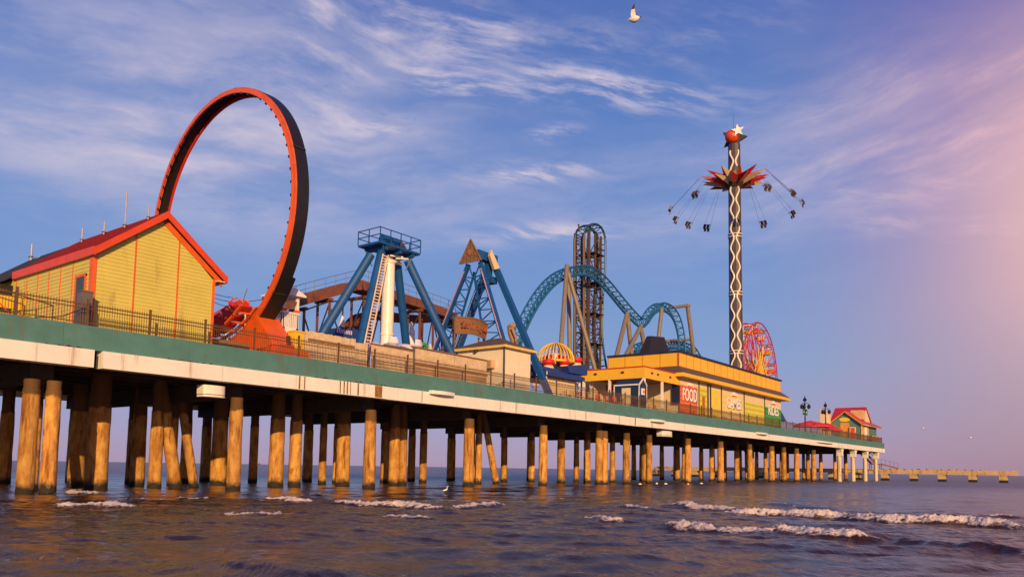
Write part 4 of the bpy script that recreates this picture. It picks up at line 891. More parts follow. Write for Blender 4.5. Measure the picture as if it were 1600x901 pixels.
def build_coaster():
    t1 = [P(x, y, 18) for x, y in ((799, 560), (804, 535), (813, 508), (828, 477), (848, 447), (868, 428), (890, 418), (912, 416), (930, 424), (948, 441), (966, 463), (983, 483), (997, 497), (1003, 499), (1009, 494), (1016, 483), (1026, 475), (1036, 474), (1048, 481), (1057, 495), (1062, 512), (1065, 530), (1066, 556))]
    track(t1, 'track', flip=-1)
    track([P(x, y, 21) for x, y in ((982, 556), (992, 541), (1008, 534), (1026, 532))], 'track', flip=-1)
    track([P(x, y, 21) for x, y in ((1040, 535), (1058, 534), (1073, 538), (1083, 545), (1092, 560))], 'track', flip=-1)
    def leg(a, c, Ya=18, Yc=18, r=.3):
        b = MB(); p, q = P(*a, Ya), P(*c, Yc); d = (q-p).normalized(); k = (ZD-p.z)/d.z; b.tube(p, p+d*k if d.z < -.2 else q, r, n=12); b.build('support', M_TAN, ck, smooth=True)
    leg((886, 414), (876, 545), 17.2, 14.5, .28); leg((888, 418), (890, 545), 18.6, 18.6, .28); leg((887, 424), (935, 595), 17.2, 14, .28)
    leg((980, 489), (964, 553), 17.5, 16, .32); leg((980, 489), (987, 553), 17.5, 17.5, .32); leg((1001, 510), (979, 553), 17.5, 16, .32); leg((1001, 510), (1008, 548), 17.5, 17.5, .32)
    leg((1034, 482), (1028, 535), 17.8, 17.8, .3)
    b = MB(); p, q = P(1046, 481, 18.6), P(1075, 477, 18.6); b.tube(p, q, .28, n=10); b.tube(P(1075, 475, 18.6), P(1075, 479, 18.6), .4, n=10); b.build('support', M_TAN, ck, smooth=True)
    leg((1074, 477), (1085, 560), 18.6, 18.6, .34)
    b = MB(); b.tube(P(1040, 533, 20.5), P(1081, 530, 18.9), .26, n=10); b.build('support', M_TAN, ck, smooth=True)
build_coaster()
lt = thing('lift_tower', (95.5, 21, ZD), 'tall brown lattice coaster tower with track curling over its rounded top', 'coaster tower')
def build_tower():
    Y0, Y1 = 19.8, 22.0; X = lambda px, y=460, Y=21: P(px, y, Y).x
    zs = [ZD+i*2.15 for i in range(13)]; ztop = 34.6
    cols = [(X(908), .34), (X(918), .24), (X(927), .24)]
    for (x, w) in cols:
        for y in (Y0, Y1):
            b = MB(); b.bar((x, y, ZD), (x, y, ztop-(.0 if w < .4 else 0)), w); b.build('column', M_TOWERBR, lt)
    b = MB()
    for i, (z, z2) in enumerate(zip(zs, zs[1:])):
        for y in (Y0, Y1):
            for (xa, _), (xb, _) in zip(cols, cols[1:]): b.bar((xa, y, z), (xb, y, z), .12); b.bar((xa, y, z if i % 2 else z2), (xb, y, z2 if i % 2 else z), .10)
        for (xa, _) in cols: b.bar((xa, Y0, z), (xa, Y1, z), .12); b.bar((xa, Y0, z), (xa, Y1, z2), .09)
    b.build('lattice', M_TOWERBR, lt)
    for i in range(1, 12, 2):
        b = MB(); z = zs[i]+.6; b.box(cols[1][0]-.6, cols[2][0]+.5, Y0-.3, Y1+.3, z, z+.12); b.bar((cols[1][0]-.6, Y0-.3, z+.9), (cols[2][0]+.5, Y0-.3, z+.9), .06)
        b.bar((cols[2][0], 21, z+.05), (X(937, 500), 21, z+.05), .2); b.build('landing', M_DARK, lt)
    # dark lift track up the left face, blue drop track curling over and down the right side
    def ladder_track(pts, w, mtl, nm, rail=.15, step=.9):
        pts = arc_len(crom(pts, 10), step); b = MB(); A, B_ = [p-V((0, w/2, 0)) for p in pts], [p+V((0, w/2, 0)) for p in pts]; b.path(A, rail, 7); b.path(B_, rail, 7)
        for i in range(len(pts)):
            b.tube(A[i], B_[i], .07, n=5)
            d = (pts[min(i+1, len(pts)-1)]-pts[max(i-1, 0)]).normalized(); n = V((d.z, 0, -d.x)); q = pts[i]-n*(-.75); b.tube(A[i], q, .06, n=5); b.tube(B_[i], q, .06, n=5)
        b.path([p+V(((pts[min(i+1, len(pts)-1)]-pts[max(i-1, 0)]).normalized().z, 0, -(pts[min(i+1, len(pts)-1)]-pts[max(i-1, 0)]).normalized().x))*.75 for i, p in enumerate(pts)], rail*1.1, 7)
        b.build(nm, mtl, lt)
    cxz = [P(x, y, 20.9) for x, y in ((905, 600), (905, 540), (905, 470), (905, 400), (905, 375), (907, 362), (913, 354), (921, 351), (930, 354), (936, 363), (939, 377), (939, 395), (938, 430), (935, 465), (933.5, 500), (934, 530), (938, 560), (944, 590))]
    ladder_track(cxz[:6], 1.5, M_TOWERBR, 'lift_track', .2); ladder_track(cxz[4:], 1.5, mat('dark_blue_track', (.012, .055, .10), .45, .15, 1.0), 'drop_track')
    b = MB(); p = P(904, 350, 21); b.tube(P(905, 362, 21), p, .12); b.build('mast', M_DARK, lt)
build_tower()

# ------------------------------------------------------------------ small spinning balloon ride, blue stand, seats
sb = thing('spinning_ride', (P(869, 590, 12).x, 12, ZD), 'small spinning ride with red and cream tubs round a yellow spoked dome', 'amusement ride')
def build_spin():
    c = P(868, 566, 12); 
    b = MB(); b.tube((c.x, 12, ZD), c, .5, .4, 12); b.lathe((c.x, 12, c.z-1.6), [(2.6, 0), (2.2, .8), (.6, 1.4)], 20); b.build('pedestal', M_BLACK, sb, smooth=True)
    R = 2.1; b = MB()
    for k in range(14): t = pi*k/14; b.path([c+V((R*cos(u)*cos(t), R*cos(u)*sin(t), R*1.05*sin(u))) for u in np.linspace(0, pi, 13)], .06, 5)
    b.path([c+V((R*cos(u), R*sin(u), 0)) for u in np.linspace(0, 2*pi, 30)], .14, 6); b.build('dome_frame', M_YELLOW, sb)
    b = MB(); b.ball(c+V((0, 0, .35)), .75, 14, 0); 
    for k in range(6): t = 2*pi*k/6; b.ball(c+V((1.1*cos(t), 1.1*sin(t), .35)), .42, 10, 1)
    b.build('dome_lamp', [M_PINKW, M_RED], sb, smooth=True)
    for k, (px, py) in enumerate(((836.5, 571), (857, 562), (881.5, 562), (901, 559))):
        p = P(px, py, 10.5+(k in (0, 3))*1.5); b = MB()
        b.lathe(p, [(.2, .1), (.62, .0), (.72, -.35), (.5, -.62)], 16, 0); b.lathe(p, [(.48, -.62), (.66, -.95), (.5, -1.2)], 16, 1); b.lathe(p, [(.5, -1.2), (.6, -1.6), (.34, -1.85)], 16, 2); b.lathe(p, [(.34, -1.85), (.5, -2.2), (.2, -2.5)], 12, 3)
        tb = b.build('tub', [M_RED, M_CREAM, M_ORANGE, M_PINKW], sb, smooth=True)
        b = MB(); b.path([p+V((.2, .6, -.6)), (p+c)/2+V((0, .2, -1.4)), c+V((0, 0, -1.8))], .3, 8); b.ball(p+V((.5, .9, -1.0)), .6, 10); b.build('arm', M_NAVY, sb)
build_spin()
bsd = thing('blue_awning_stand', (P(880, 600, 3).x, 3, ZD), 'food stand with navy striped awning and cream counter right of the big blue leg', 'stand')
def build_stand():
    a, c = P(851, 576, 4), P(885, 571, 4); p0 = P(858, 588, 2.6)
    x0, x1 = P(857, 588, 2.6).x, P(914, 586, 2.6).x; zt, zl = P(880, 577, 4.5).z, P(862, 586, 2.6).z
    b = MB(); b.prism([(x0, 2.6, zl), (x0, 2.6, zl+.35), (x0, 5.2, zt+.1), (x0, 7.8, zl+.35), (x0, 7.8, zl)], (x1-x0, 0, 0)); b.build('awning', M_NAVYAWN, bsd)
    b = MB()
    for i in range(9): y = 2.7+5*i/9; b.box(x0-.03, x0-.002, y, y+.12, zl+.02, zl+.34)
    b.build('valance_stripe', M_PINKW, bsd)
    b = MB(); b.prism([P(887, 571, 3.2), P(917.5, 569, 3.2), P(918, 586, 3.2), P(890, 582, 3.2)], (.1, .9, .0)); b.build('side_awning', M_NAVYAWN, bsd)
    b = MB(); b.box(x0+.5, x1-.4, 3.4, 3.5, ZD, zl-.05)
    for i in range(11): x = x0+.7+i*.5; b.box(x, x+.06, 3.36, 3.4, ZD+1.0, zl-.1)
    b.build('counter_wall', M_CREAM, bsd)
    for x in (x0+.3, x1-.2):
        b = MB(); b.box(x-.07, x+.07, 3.0, 3.14, ZD, zl); b.build('post', M_WHITE, bsd)
build_stand()
def chair(name, m_):
    t = thing(name, (0, 0, ZD), None, None)
    b = MB(); b.box(-.22, .22, -.22, .22, ZD+.43, ZD+.47); b.build('seat', m_, t)
    b = MB()
    for z in (.62, .75, .88): b.box(-.22, .22, .2, .23, ZD+z, ZD+z+.08)
    b.box(-.22, -.18, .19, .24, ZD+.47, ZD+1.0); b.box(.18, .22, .19, .24, ZD+.47, ZD+1.0); b.build('backrest', m_, t)
    for sx in (-1, 1):
        for sy in (-1, 1): b = MB(); b.box(sx*.2-.02, sx*.2+.02, sy*.2-.02, sy*.2+.02, ZD, ZD+.43); b.build('leg', m_, t)
    return t
def dup(root, loc, rz, label):
    r = root.copy(); COL.objects.link(r); r.location = loc; r.rotation_euler = (0, 0, rz); r['label'] = label
    for ch in list(root.children):
        c = ch.copy(); COL.objects.link(c); c.parent = r
        for g in ch.children: d = g.copy(); COL.objects.link(d); d.parent = c
    return r
def build_chairs():
    w0, r0 = chair('patio_chair', M_PLY), chair('patio_chair', M_RED)
    for o, g in ((w0, 'wooden patio chairs behind the railing'), (r0, 'red patio chairs behind the railing')): o['category'] = 'chair'; o['group'] = g
    wl = 'light wooden patio chair behind the railing near the blue awning'; rl = 'red patio chair behind the railing near the blue awning'
    w0['label'] = wl; r0['label'] = rl; first = {0: 1, 1: 1}
    spots = [(58.9, 1.3, 0), (59.7, 1.2, 0), (60.6, 1.6, 0), (61.5, 1.2, 0), (62.3, 1.5, 1), (63.1, 1.1, 0), (64.0, 1.5, 0), (64.9, 1.2, 1), (65.6, 1.6, 1), (66.4, 1.2, 1), (67.2, 1.5, 0), (68.0, 1.2, 1), (68.8, 1.5, 0), (69.7, 1.3, 0), (70.5, 1.5, 0), (75.9, 2.6, 1), (76.8, 2.3, 0), (77.7, 2.6, 1), (79.0, 2.3, 1)]
    for x, y, k in spots:
        o = (w0, r0)[k]; rz = rnd(-1.5, 1.5)
        if first[k]: o.location = (x, y, ZD); o.rotation_euler = (0, 0, rz); first[k] = 0
        else: dup(o, (x, y, ZD), rz, (wl, rl)[k])
build_chairs()

# ------------------------------------------------------------------ food / games / rides hall
hall = thing('arcade_hall', (100, 1.6, ZD), 'long amber panelled arcade hall with brown skirt roof and painted wall signs', 'building')
def build_hall():
    x0, x1, yf, yb, zw = 83.7, 118.3, 1.6, 12.0, 12.05
    b = MB(); b.box(x0, x1, yf, yb, ZD, zw); b.build('wall', M_CREAM, hall)
    # upper amber parapet
    px0, px1, py0, py1, pz0, pz1 = 84.6, 120.2, 2.25, 11.6, 13.35, 15.05
    b = MB(); b.box(px0, px1, py0, py1, pz0-.6, pz1)
    b.build('parapet', M_AMBER, hall)
    b = MB(); n = 17
    for i in range(n+1): x = px0+(px1-px0)*i/n; b.box(x-.03, x+.03, py0-.02, py0-.002, pz0, pz1)
    for i in range(5): y = py0+(py1-py0)*i/4; b.box(px0-.02, px0-.002, y-.03, y+.03, pz0, pz1)
    b.box(px0-.08, px0+.06, py0-.08, py0+.06, pz0, pz1+.003); b.box(px0-.05, px1, py0-.04, py0-.022, pz0-.02, pz0+.1); b.box(px0-.04, px0-.022, py0, py1, pz0-.02, pz0+.1); b.build('panel_seam', M_AMBERD, hall)
    b = MB(); b.box(px0-.2, px1+.15, py0-.2, py1+.1, pz1, pz1+.22); b.build('parapet_cap', M_NAVY, hall)
    # brown skirt roof with yellow eave
    ex0, ex1, ey0, ze0, ze1 = 82.3, 119.7, .6, 12.0, 12.35
    b = MB(); zt = pz0+.06
    q = [(ex0, ey0, ze1), (ex1, ey0, ze1), (px1+.02, py0-.05, zt), (px0-.06, py0-.05, zt)]; b.quad(*q)
    b.quad((ex0, ey0, ze1), (px0-.06, py0-.05, zt), (px0-.06, py1, zt), (ex0, py1, ze1)); b.quad((ex1, ey0, ze1), (ex1, py1, ze1), (px1+.02, py1, zt), (px1+.02, py0-.05, zt))
    b.build('skirt_roof', M_BRNROOF, hall)
    b = MB(); b.box(ex0, ex1, ey0, ey0+.08, ze0-.06, ze1-.004); b.box(ex0, ex0+.08, ey0+.082, py1, ze0-.06, ze1-.004); b.box(ex1-.08, ex1, ey0+.082, py1, ze0-.06, ze1-.004); b.box(ex0+.09, ex1-.09, ey0+.09, yf-.01, ze0-.03, ze0+.03); b.build('eave', M_AMBER, hall)
    # front canopy with columns
    cx0, cx1, cz0, cz1 = 74.95, 83.68, 11.05, 12.22
    b = MB(); b.box(cx0, cx1, yf, yf+.12, cz0, cz1); b.box(cx0, cx0+.12, yf+.122, 9.5, cz0, cz1); b.build('canopy_fascia', M_AMBER, hall)
    b = MB(); b.box(cx0+.13, 84.5, yf+.13, 9.5, 11.35, 11.5); b.build('canopy_ceiling', M_BROWN, hall)
    b = MB(); b.box(cx0-.08, cx1, yf-.08, yf+.2, cz1, cz1+.1); b.box(cx0-.08, cx0+.2, yf+.2, 9.5, cz1, cz1+.1); b.build('canopy_trim', M_RED, hall)
    for x, y in ((75.1, 1.72), (79.3, 1.72), (75.1, 5.9), (75.1, 9.2)):
        b = MB(); 
        for dx in (-.14, .14): b.box(x+dx-.07, x+dx+.07, y-.07, y+.07, ZD, cz0)
        b.box(x-.2, x+.2, y-.12, y+.12, ZD, ZD+.4); b.build('column', M_WHITE, hall)
    b = MB(); 
    for x in (76.6, 78.0, 81.0): b.box(x-.16, x+.16, yf-.1, yf-.002, cz1-.62, cz1-.42)
    for y in (4.2, 7.6): b.box(cx0-.1, cx0-.002, y-.16, y+.16, cz1-.55, cz1-.35)
    b.build('canopy_lamp', M_DARK, hall)
    b = MB(); b.box(76, 84.2, 8.6, 8.9, ZD, 11.3, 0); b.box(79.5, 82.5, 8.5, 8.598, ZD, 10.3, 1); b.box(79.0, 82.5, 8.45, 8.55, 10.4, 11.0, 2); b.build('inner_front', [M_CREAM, M_DARK, M_RED], hall)
    b = MB(); b.box(83.4, 83.69, 1.7, 2.5, 8.9, 11.3); b.build('side_door', M_NAVY, hall)
    # painted signs on the long wall
    def pan(pxa, pxb, ya, yb_, m_, nm='wall_sign', proud=.05):
        a, c = P(pxa, ya, yf-proud), P(pxb, yb_, yf-proud); b = MB(); b.box(a.x, c.x, yf-proud, yf-.003, max(ZD+.05, min(a.z, c.z)), max(a.z, c.z)); b.build(nm, m_, hall); return a.x, c.x
    zlo = ZD+1.0
    def sign(xa, xb, z0, z1, m_, stripe=None, nm='wall_sign', k=5):
        b = MB(); b.box(xa, xb, yf-.05, yf-.003, z0, z1, 0)
        if stripe:
            for i in range(k): z = z0+(z1-z0)*(i+.25)/k; b.box(xa+.01, xb-.01, yf-.056, yf-.051, z, z+(z1-z0)/k*.42, 1)
        return b.build(nm, [m_, stripe] if stripe else m_, hall)
    X = lambda px: P(px, 620, yf).x
    s1 = sign(X(1062.5), X(1089.5), ZD+.1, 11.15, M_SIGNO, mat('deep_orange', (.62, .085, .02), .5), k=7); sign(X(1093), X(1104), ZD+.1, 11.3, M_SIGNY, M_SIGNYG, k=6); sign(X(1111), X(1125), ZD+.1, 11.35, M_SIGNY)
    s2 = sign(X(1128), X(1161), ZD+.1, 11.2, M_CREAM, M_SIGNY, k=5); sign(X(1163.5), X(1193), ZD+.1, 10.75, M_SIGNY, M_SIGNYG, k=5); s3 = sign(X(1195), X(1219.5), ZD+.1, 10.55, M_SIGNG, mat('deep_green', (.02, .22, .03), .5), k=5)
    def word(t, xa, xb, zc, h, par):
        w = xb-xa; q = V(((xa+xb)/2, yf-.075, zc)); text_mesh(t, q+V((.05, .012, -.05)), h*1.02, (1, 0, 0), (0, 0, 1), .012, .035, width=w*1.02).build('letter_outline', M_LETDK, par)
        text_mesh(t, q, h, (1, 0, 0), (0, 0, 1), .012, .02, width=w).build('lettering', M_LETTER, par)
        b = MB(); cz = zc+h*.5; n = 10; r = w*.24
        b.prism([V(((xa+xb)/2-r, yf-.085, cz))]+[V(((xa+xb)/2-r*cos(pi*i/n), yf-.085, cz+.05+r*.5*sin(pi*i/n))) for i in range(n+1)]+[V(((xa+xb)/2+r, yf-.085, cz))], (0, .02, 0), 0)
        b.box((xa+xb)/2-r*.8, (xa+xb)/2+r*.8, yf-.09, yf-.086, cz+.02, cz+.16, 1); b.build('crest', [M_LETTER, M_RED], par)
    word('FOOD', X(1066), X(1088), P(1077, 618, yf).z, 2.0, s1); word('GAMES', X(1135), X(1157), P(1146, 631, yf).z, 1.9, s2); word('RIDES', X(1199.5), X(1215.5), P(1207, 642, yf).z, 1.9, s3)
    for px in (1091.5, 1105.5, 1109.5, 1126.5, 1162, 1194): x = X(px); w = .2 if px in (1105.5, 1109.5) else .07; b = MB(); b.box(x-w/2, x+w/2, yf-.12, yf-.004, ZD, 11.9); b.build('pilaster', M_DARK, hall)
    b = MB(); b.box(X(1096.5), X(1100), yf-.12, yf-.058, ZD+.6, P(1098, 619, yf).z); b.build('wall_cabinet', M_AMBERD, hall)
    # loading end: small blue awning
    b = MB(); b.prism([(x1+.01, 1.7, 10.6), (x1+.01, 1.7, 9.1), (x1+2.6, 1.7, 9.0), (x1+2.6, 1.7, 9.15)], (0, 4, 0)); b.build('end_awning', M_NAVYAWN, hall)
    # dark gabled roof monitor on top
    b = MB(); b.prism([P(1004, 552, 9), P(1019, 523, 9), P(1022, 523, 9), P(1045, 551, 9)], (1.5, 2.4, 0)) if False else None
    m0 = P(1003, 553, 7); m1 = P(1020, 523, 7)
    b = MB(); zb_ = 15.2; x = m1.x; b.add([(m0.x+1.9, 7, zb_), (m0.x+8.3, 7, zb_), (m0.x+8.3, 8.6, zb_), (m0.x+1.9, 8.6, zb_), (m1.x+.5, 7.5, m1.z), (m1.x+4.2, 7.5, m1.z+.35), (m1.x+4.2, 8.1, m1.z+.35), (m1.x+.5, 8.1, m1.z)], [(0, 1, 5, 4), (1, 2, 6, 5), (2, 3, 7, 6), (3, 0, 4, 7), (4, 5, 6, 7)]); b.build('roof_monitor', mat('dark_plum_sheet', (.012, .010, .024), .7), hall)
build_hall()
bo = thing('blue_booth', (72.7, 1.8, ZD), 'small navy ticket booth with white trim and pale door under the amber canopy corner', 'booth')
def build_booth():
    x0, x1, y0, y1, ze = 71.9, 73.5, .62, 3.5, 9.98; xm = (x0+x1)/2; za = 10.62
    b = MB(); b.prism([(x0, y0, ZD), (x1, y0, ZD), (x1, y0, ze), (xm, y0, za), (x0, y0, ze)], (0, y1-y0, 0)); b.build('wall', M_BOOTH, bo)
    b = MB(); e = .09
    for x in (x0, x1): b.box(x-e/2, x+e/2, y0-.06, y0+.06, ZD, ze+.05)
    b.box(x0-.06, x0+.06, y1-.05, y1+.05, ZD, ze+.05); b.bar((x0-.05, y0-.05, ze+.03), (x0-.05, y1, ze+.03), .12, .14)
    b.bar((x0-.05, y0-.04, ze), (xm, y0-.04, za+.05), .1, .14); b.bar((x1+.05, y0-.04, ze), (xm, y0-.04, za+.05), .1, .14); b.build('trim', M_WHITE, bo)
    b = MB(); b.box(x0-.05, x0-.003, 1.6, 2.6, ZD, 9.7); b.build('door', M_CREAM, bo)
    b = MB(); b.box(xm-.35, xm+.35, y0-.05, y0-.003, 9.0, 9.65, 0); b.loft([(xm+.1, y0-.07, 9.33), (xm+.1, y0-.052, 9.33)], [.2, .2], 14, 1); b.build('poster', [M_LETTER, M_ORANGE], bo)
build_booth()

# ------------------------------------------------------------------ star swing tower and its swings
sw_x, sw_y = P(1149, 420, 14).x, 14.0
st_t = thing('swing_tower', (sw_x, sw_y, ZD), 'very tall dark swing ride tower with zigzag lights, red star canopy and ball top', 'amusement ride')
D2 = (V((sw_x, sw_y, 0))-V((CC.x, CC.y, 0))); vd = D2.normalized(); vr = V((vd.y, -vd.x, 0))   # towards / across the line of sight
ppm = FOC/(V((sw_x, sw_y, 40))-CC).dot(CF)
z_at = lambda y: P(1149, y, sw_y).z
def build_swing():
    global z_can, r_can
    r = 10.2/ppm; zt = z_at(228); b = MB(); b.loft([(sw_x, sw_y, ZD), (sw_x, sw_y, zt)], [r*1.06, r*.92], 12); b.build('shaft', mat('plum_grey_shaft', (.06, .045, .055), .5, .2, 1.5), st_t)
    for k in range(2):                                        # pairs of wavy light ribbons front and back
        t0 = math.atan2(-vd.y, -vd.x)+pi*k
        for s_ in (-1, 1):
            pts = []; z = ZD+2.0; i = 0
            while z < zt-1:
                off = .50-.30*cos(2*pi*(z-ZD)/3.45)
                a = t0+s_*off/r; q = r*1.06-(r*.14)*(z-ZD)/(zt-ZD)+.05; pts.append((sw_x+q*cos(a), sw_y+q*sin(a), z)); z += .4
            b = MB(); b.path(pts, .15, 5); b.build('light_ribbon', M_LIGHTW, st_t)
    b = MB(); z = ZD+4
    while z < zt-1:
        for dz in (-.25, .25): b.loft([(sw_x, sw_y, z+dz), (sw_x, sw_y, z+dz+.12)], [r*1.09, r*1.09], 12)
        z += 10.35
    b.build('light_band', M_LIGHTW, st_t)
    zc = z_at(285); z_can = zc; r_can = 54/ppm
    for ring, (n, rr, up, ph) in enumerate(((12, r_can, 1.2, 0), (12, r_can*.93, .1, .5))):
        for k in range(n):
            t = 2*pi*(k+ph)/n; d = V((cos(t), sin(t), 0)); s_ = V((-sin(t), cos(t), 0)); o = V((sw_x, sw_y, zc))
            tip = o+d*rr+V((0, 0, up)); base = o+d*r*.9; b = MB(); w = 1.35
            bl, br, bu, bd = base-s_*w+d*.1, base+s_*w+d*.1, base+V((0, 0, .9)), base+d*.3-V((0, 0, 1.0))
            q_ = (k+ring) % 2; b.add([tip, bl, bd], [(0, 1, 2)], q_); b.add([tip, bd, br], [(0, 1, 2)], 1-q_); b.add([tip, br, bu], [(0, 1, 2)], 1 if k % 3 == 0 else 2); b.add([tip, bu, bl], [(0, 1, 2)], 2); b.add([bl, bu, br, bd], [(0, 1, 2, 3)], 2)
            b.build('star_ray', [M_RED, M_CREAM, M_REDTRIM], st_t)
    b = MB(); b.lathe((sw_x, sw_y, zc), [(r, -1.3), (2.2, -.6), (2.0, .5), (r, 1.2)], 16); b.build('canopy_hub', M_TOWERBR, st_t)
    b = MB(); zt2 = z_at(217); cb_ = V((sw_x, sw_y, zt2))-vd*.6-vr*.35; b.ball(cb_, 11/ppm, 20); b.build('ball', M_REDTRIM, st_t, smooth=True)
    def star(c, R, rin, th, m_, rot, nv, rv):
        poly = []
        for i in range(10): a = rot+pi*i/5; q = R if i % 2 == 0 else rin; poly.append(c+rv*(q*sin(a))+V((0, 0, 1))*(q*cos(a)))
        b = MB(); b.prism(poly, nv*th); b.build('star', m_, st_t)
    star(V((sw_x, sw_y, zt2))+vd*.1, 2.25, 1.15, .5, M_BLACK, .25, vd, vr)
    for k in range(1): star(cb_+vr*1.0-vd*1.2+V((0, 0, .5)), 1.2, .48, .12, M_LETTER, -.12, -vd, vr)
    b = MB(); b.tube((sw_x-.2, sw_y, zt), (sw_x-.2, sw_y, z_at(180)), .06, .03, 6); b.build('antenna', M_GREY, st_t)
build_swing()
def build_swings():
    words = ['nearest on the left', 'high on the left', 'farthest out on the left', 'lower left', 'lowest on the left', 'lowest on the right', 'lower right', 'farthest out on the right', 'high on the right', 'nearest on the right']
    seats = [(1098, 298), (1063, 316), (1052, 333), (1065, 345.5), (1099, 353), (1194, 348), (1232, 335), (1250, 320), (1241, 303), (1204, 290)]
    zs = z_at(329); R = 101/ppm
    for (px, py), wd in zip(seats, words):
        u = (px-1151)/103.; v = (322-py)/32.; t = math.atan2(v, u)
        d = (vr*cos(t)-vd*sin(t)).normalized(); s_ = V((-d.y, d.x, 0)); c = V((sw_x, sw_y, zs))+d*R; tip = V((sw_x, sw_y, z_can+.6))+d*(r_can*1.02)
        o = thing('flying_swing', c, f'twin swing chair flying {wd} side of the swing tower' if 'on the' in wd else f'twin swing chair flying at the {wd} of the swing tower', 'swing chair', 'swing chairs hung from the star canopy')
        ax = (tip-c).normalized(); side = s_; out = ax.cross(side).normalized()
        for k in (-1, 1):
            q = c+side*(.33*k); b = MB(); b.bar(q-out*.28, q+out*.26, .5, .12, up=ax); b.bar(q-out*.26, q-out*.36+ax*.75, .5, .1, up=out); b.bar(q+out*.26, q+out*.36-ax*.4, .42, .08, up=out); b.build('seat', M_TOWERBR, o)
        b = MB()
        for k in (-1, 1): b.tube(c+side*(.62*k)+ax*.8, tip+side*(.2*k), .019, n=4); b.tube(c+side*(.62*k), c+side*(.62*k)+ax*.9, .035, n=5)
        b.bar(c-side*.66+ax*.8, c+side*.66+ax*.8, .08); b.build('chain', M_DARK, o)
build_swings()

# ------------------------------------------------------------------ ferris wheel
fw_c = P(1180, 592, 17)
fwl = thing('ferris_wheel', (fw_c.x, 17, ZD), 'red ferris wheel with yellow star spokes half hidden by the swing tower', 'ferris wheel')
def build_ferris():
    pm = FOC/(fw_c-CC).dot(CF); R = 88/pm; va = math.atan2(fw_c.y-CC.y, fw_c.x-CC.x); az = va-radians(61)+pi/2-radians(0)
    va_in = va-radians(29.5+0); ud = V((cos(va-radians(17.5)), sin(va-radians(17.5)), 0)); nd_ = V((-ud.y, ud.x, 0)); up = V((0, 0, 1)); n = 16
    c0 = V((fw_c.x, 17, fw_c.z))
    pt = lambda a, r, o: c0+ud*(r*cos(a))+up*(r*sin(a))+nd_*o
    for o in (-1.1, 1.1):
        b = MB()
        for r, q in ((R, .13), (R*.9, .09)): b.path([pt(2*pi*i/48, r, o) for i in range(49)], q, 5)
        for i in range(n*2): a = 2*pi*i/(n*2); b.tube(pt(a, R, o), pt(a+pi/n/2, R*.9, o), .06, n=4)
        b.build('rim', mat('crimson_rim', (.45, .022, .075), .45) if 'crimson_rim' not in MATS else MATS['crimson_rim'], fwl)
        b = MB()
        for i in range(n): a = 2*pi*(i+.5)/n; b.tube(pt(a, .6, o*.6), pt(a, R*.9, o), .10, n=5); b.tube(pt(a, R*.55, o*.8), pt(a+pi/n, R*.9, o), .06, n=4); b.tube(pt(a, R*.55, o*.8), pt(a-pi/n, R*.9, o), .06, n=4)
        b.build('spoke', M_RED, fwl)
        b = MB()
        for i in range(24): a = 2*pi*i/24; b.bar(pt(a, .4, o), pt(a, R*(.62 if i % 2 else .48), o), .16, .10)
        for r in (.2, .34): b.path([pt(2*pi*i/24, R*r, o) for i in range(25)], .08, 4)
        b.build('star_light', M_YELLOW, fwl)
    for i in range(n): a = 2*pi*i/n; b = MB(); b.tube(pt(a, R, -1.1), pt(a, R, 1.1), .10, n=5); b.build('cross_tie', M_RED, fwl); b = MB()
    b.tube(pt(0, 0, -1.8), pt(0, 0, 1.8), .5, n=12); b.build('axle', M_RED, fwl)
    for i in range(n):
        a = 2*pi*i/n; q = pt(a, R, 0)-V((0, 0, .3)); b = MB(); k = i % 3
        b.box(q.x-.75, q.x+.75, q.y-.7, q.y+.7, q.z-1.7, q.z-.9, 0); b.box(q.x-.85, q.x+.85, q.y-.8, q.y+.8, q.z-.12, q.z+.02, 1)
        for sx in (-.7, .7):
            for sy in (-.65, .65): b.box(q.x+sx-.05, q.x+sx+.05, q.y+sy-.05, q.y+sy+.05, q.z-.9, q.z-.12, 1)
        b.build('gondola', [(M_CREAM, M_ORANGE, M_YELLOW)[k], M_LETTER], fwl)
    b = MB()
    for o in (-2.0, 2.0):
        for s_ in (-1, 1): b.bar(pt(0, 0, o), V((c0.x+ud.x*s_*5+nd_.x*o*1.2, c0.y+ud.y*s_*5+nd_.y*o*1.2, ZD)), .4)
    b.build('support', M_WHITE, fwl)
build_ferris()

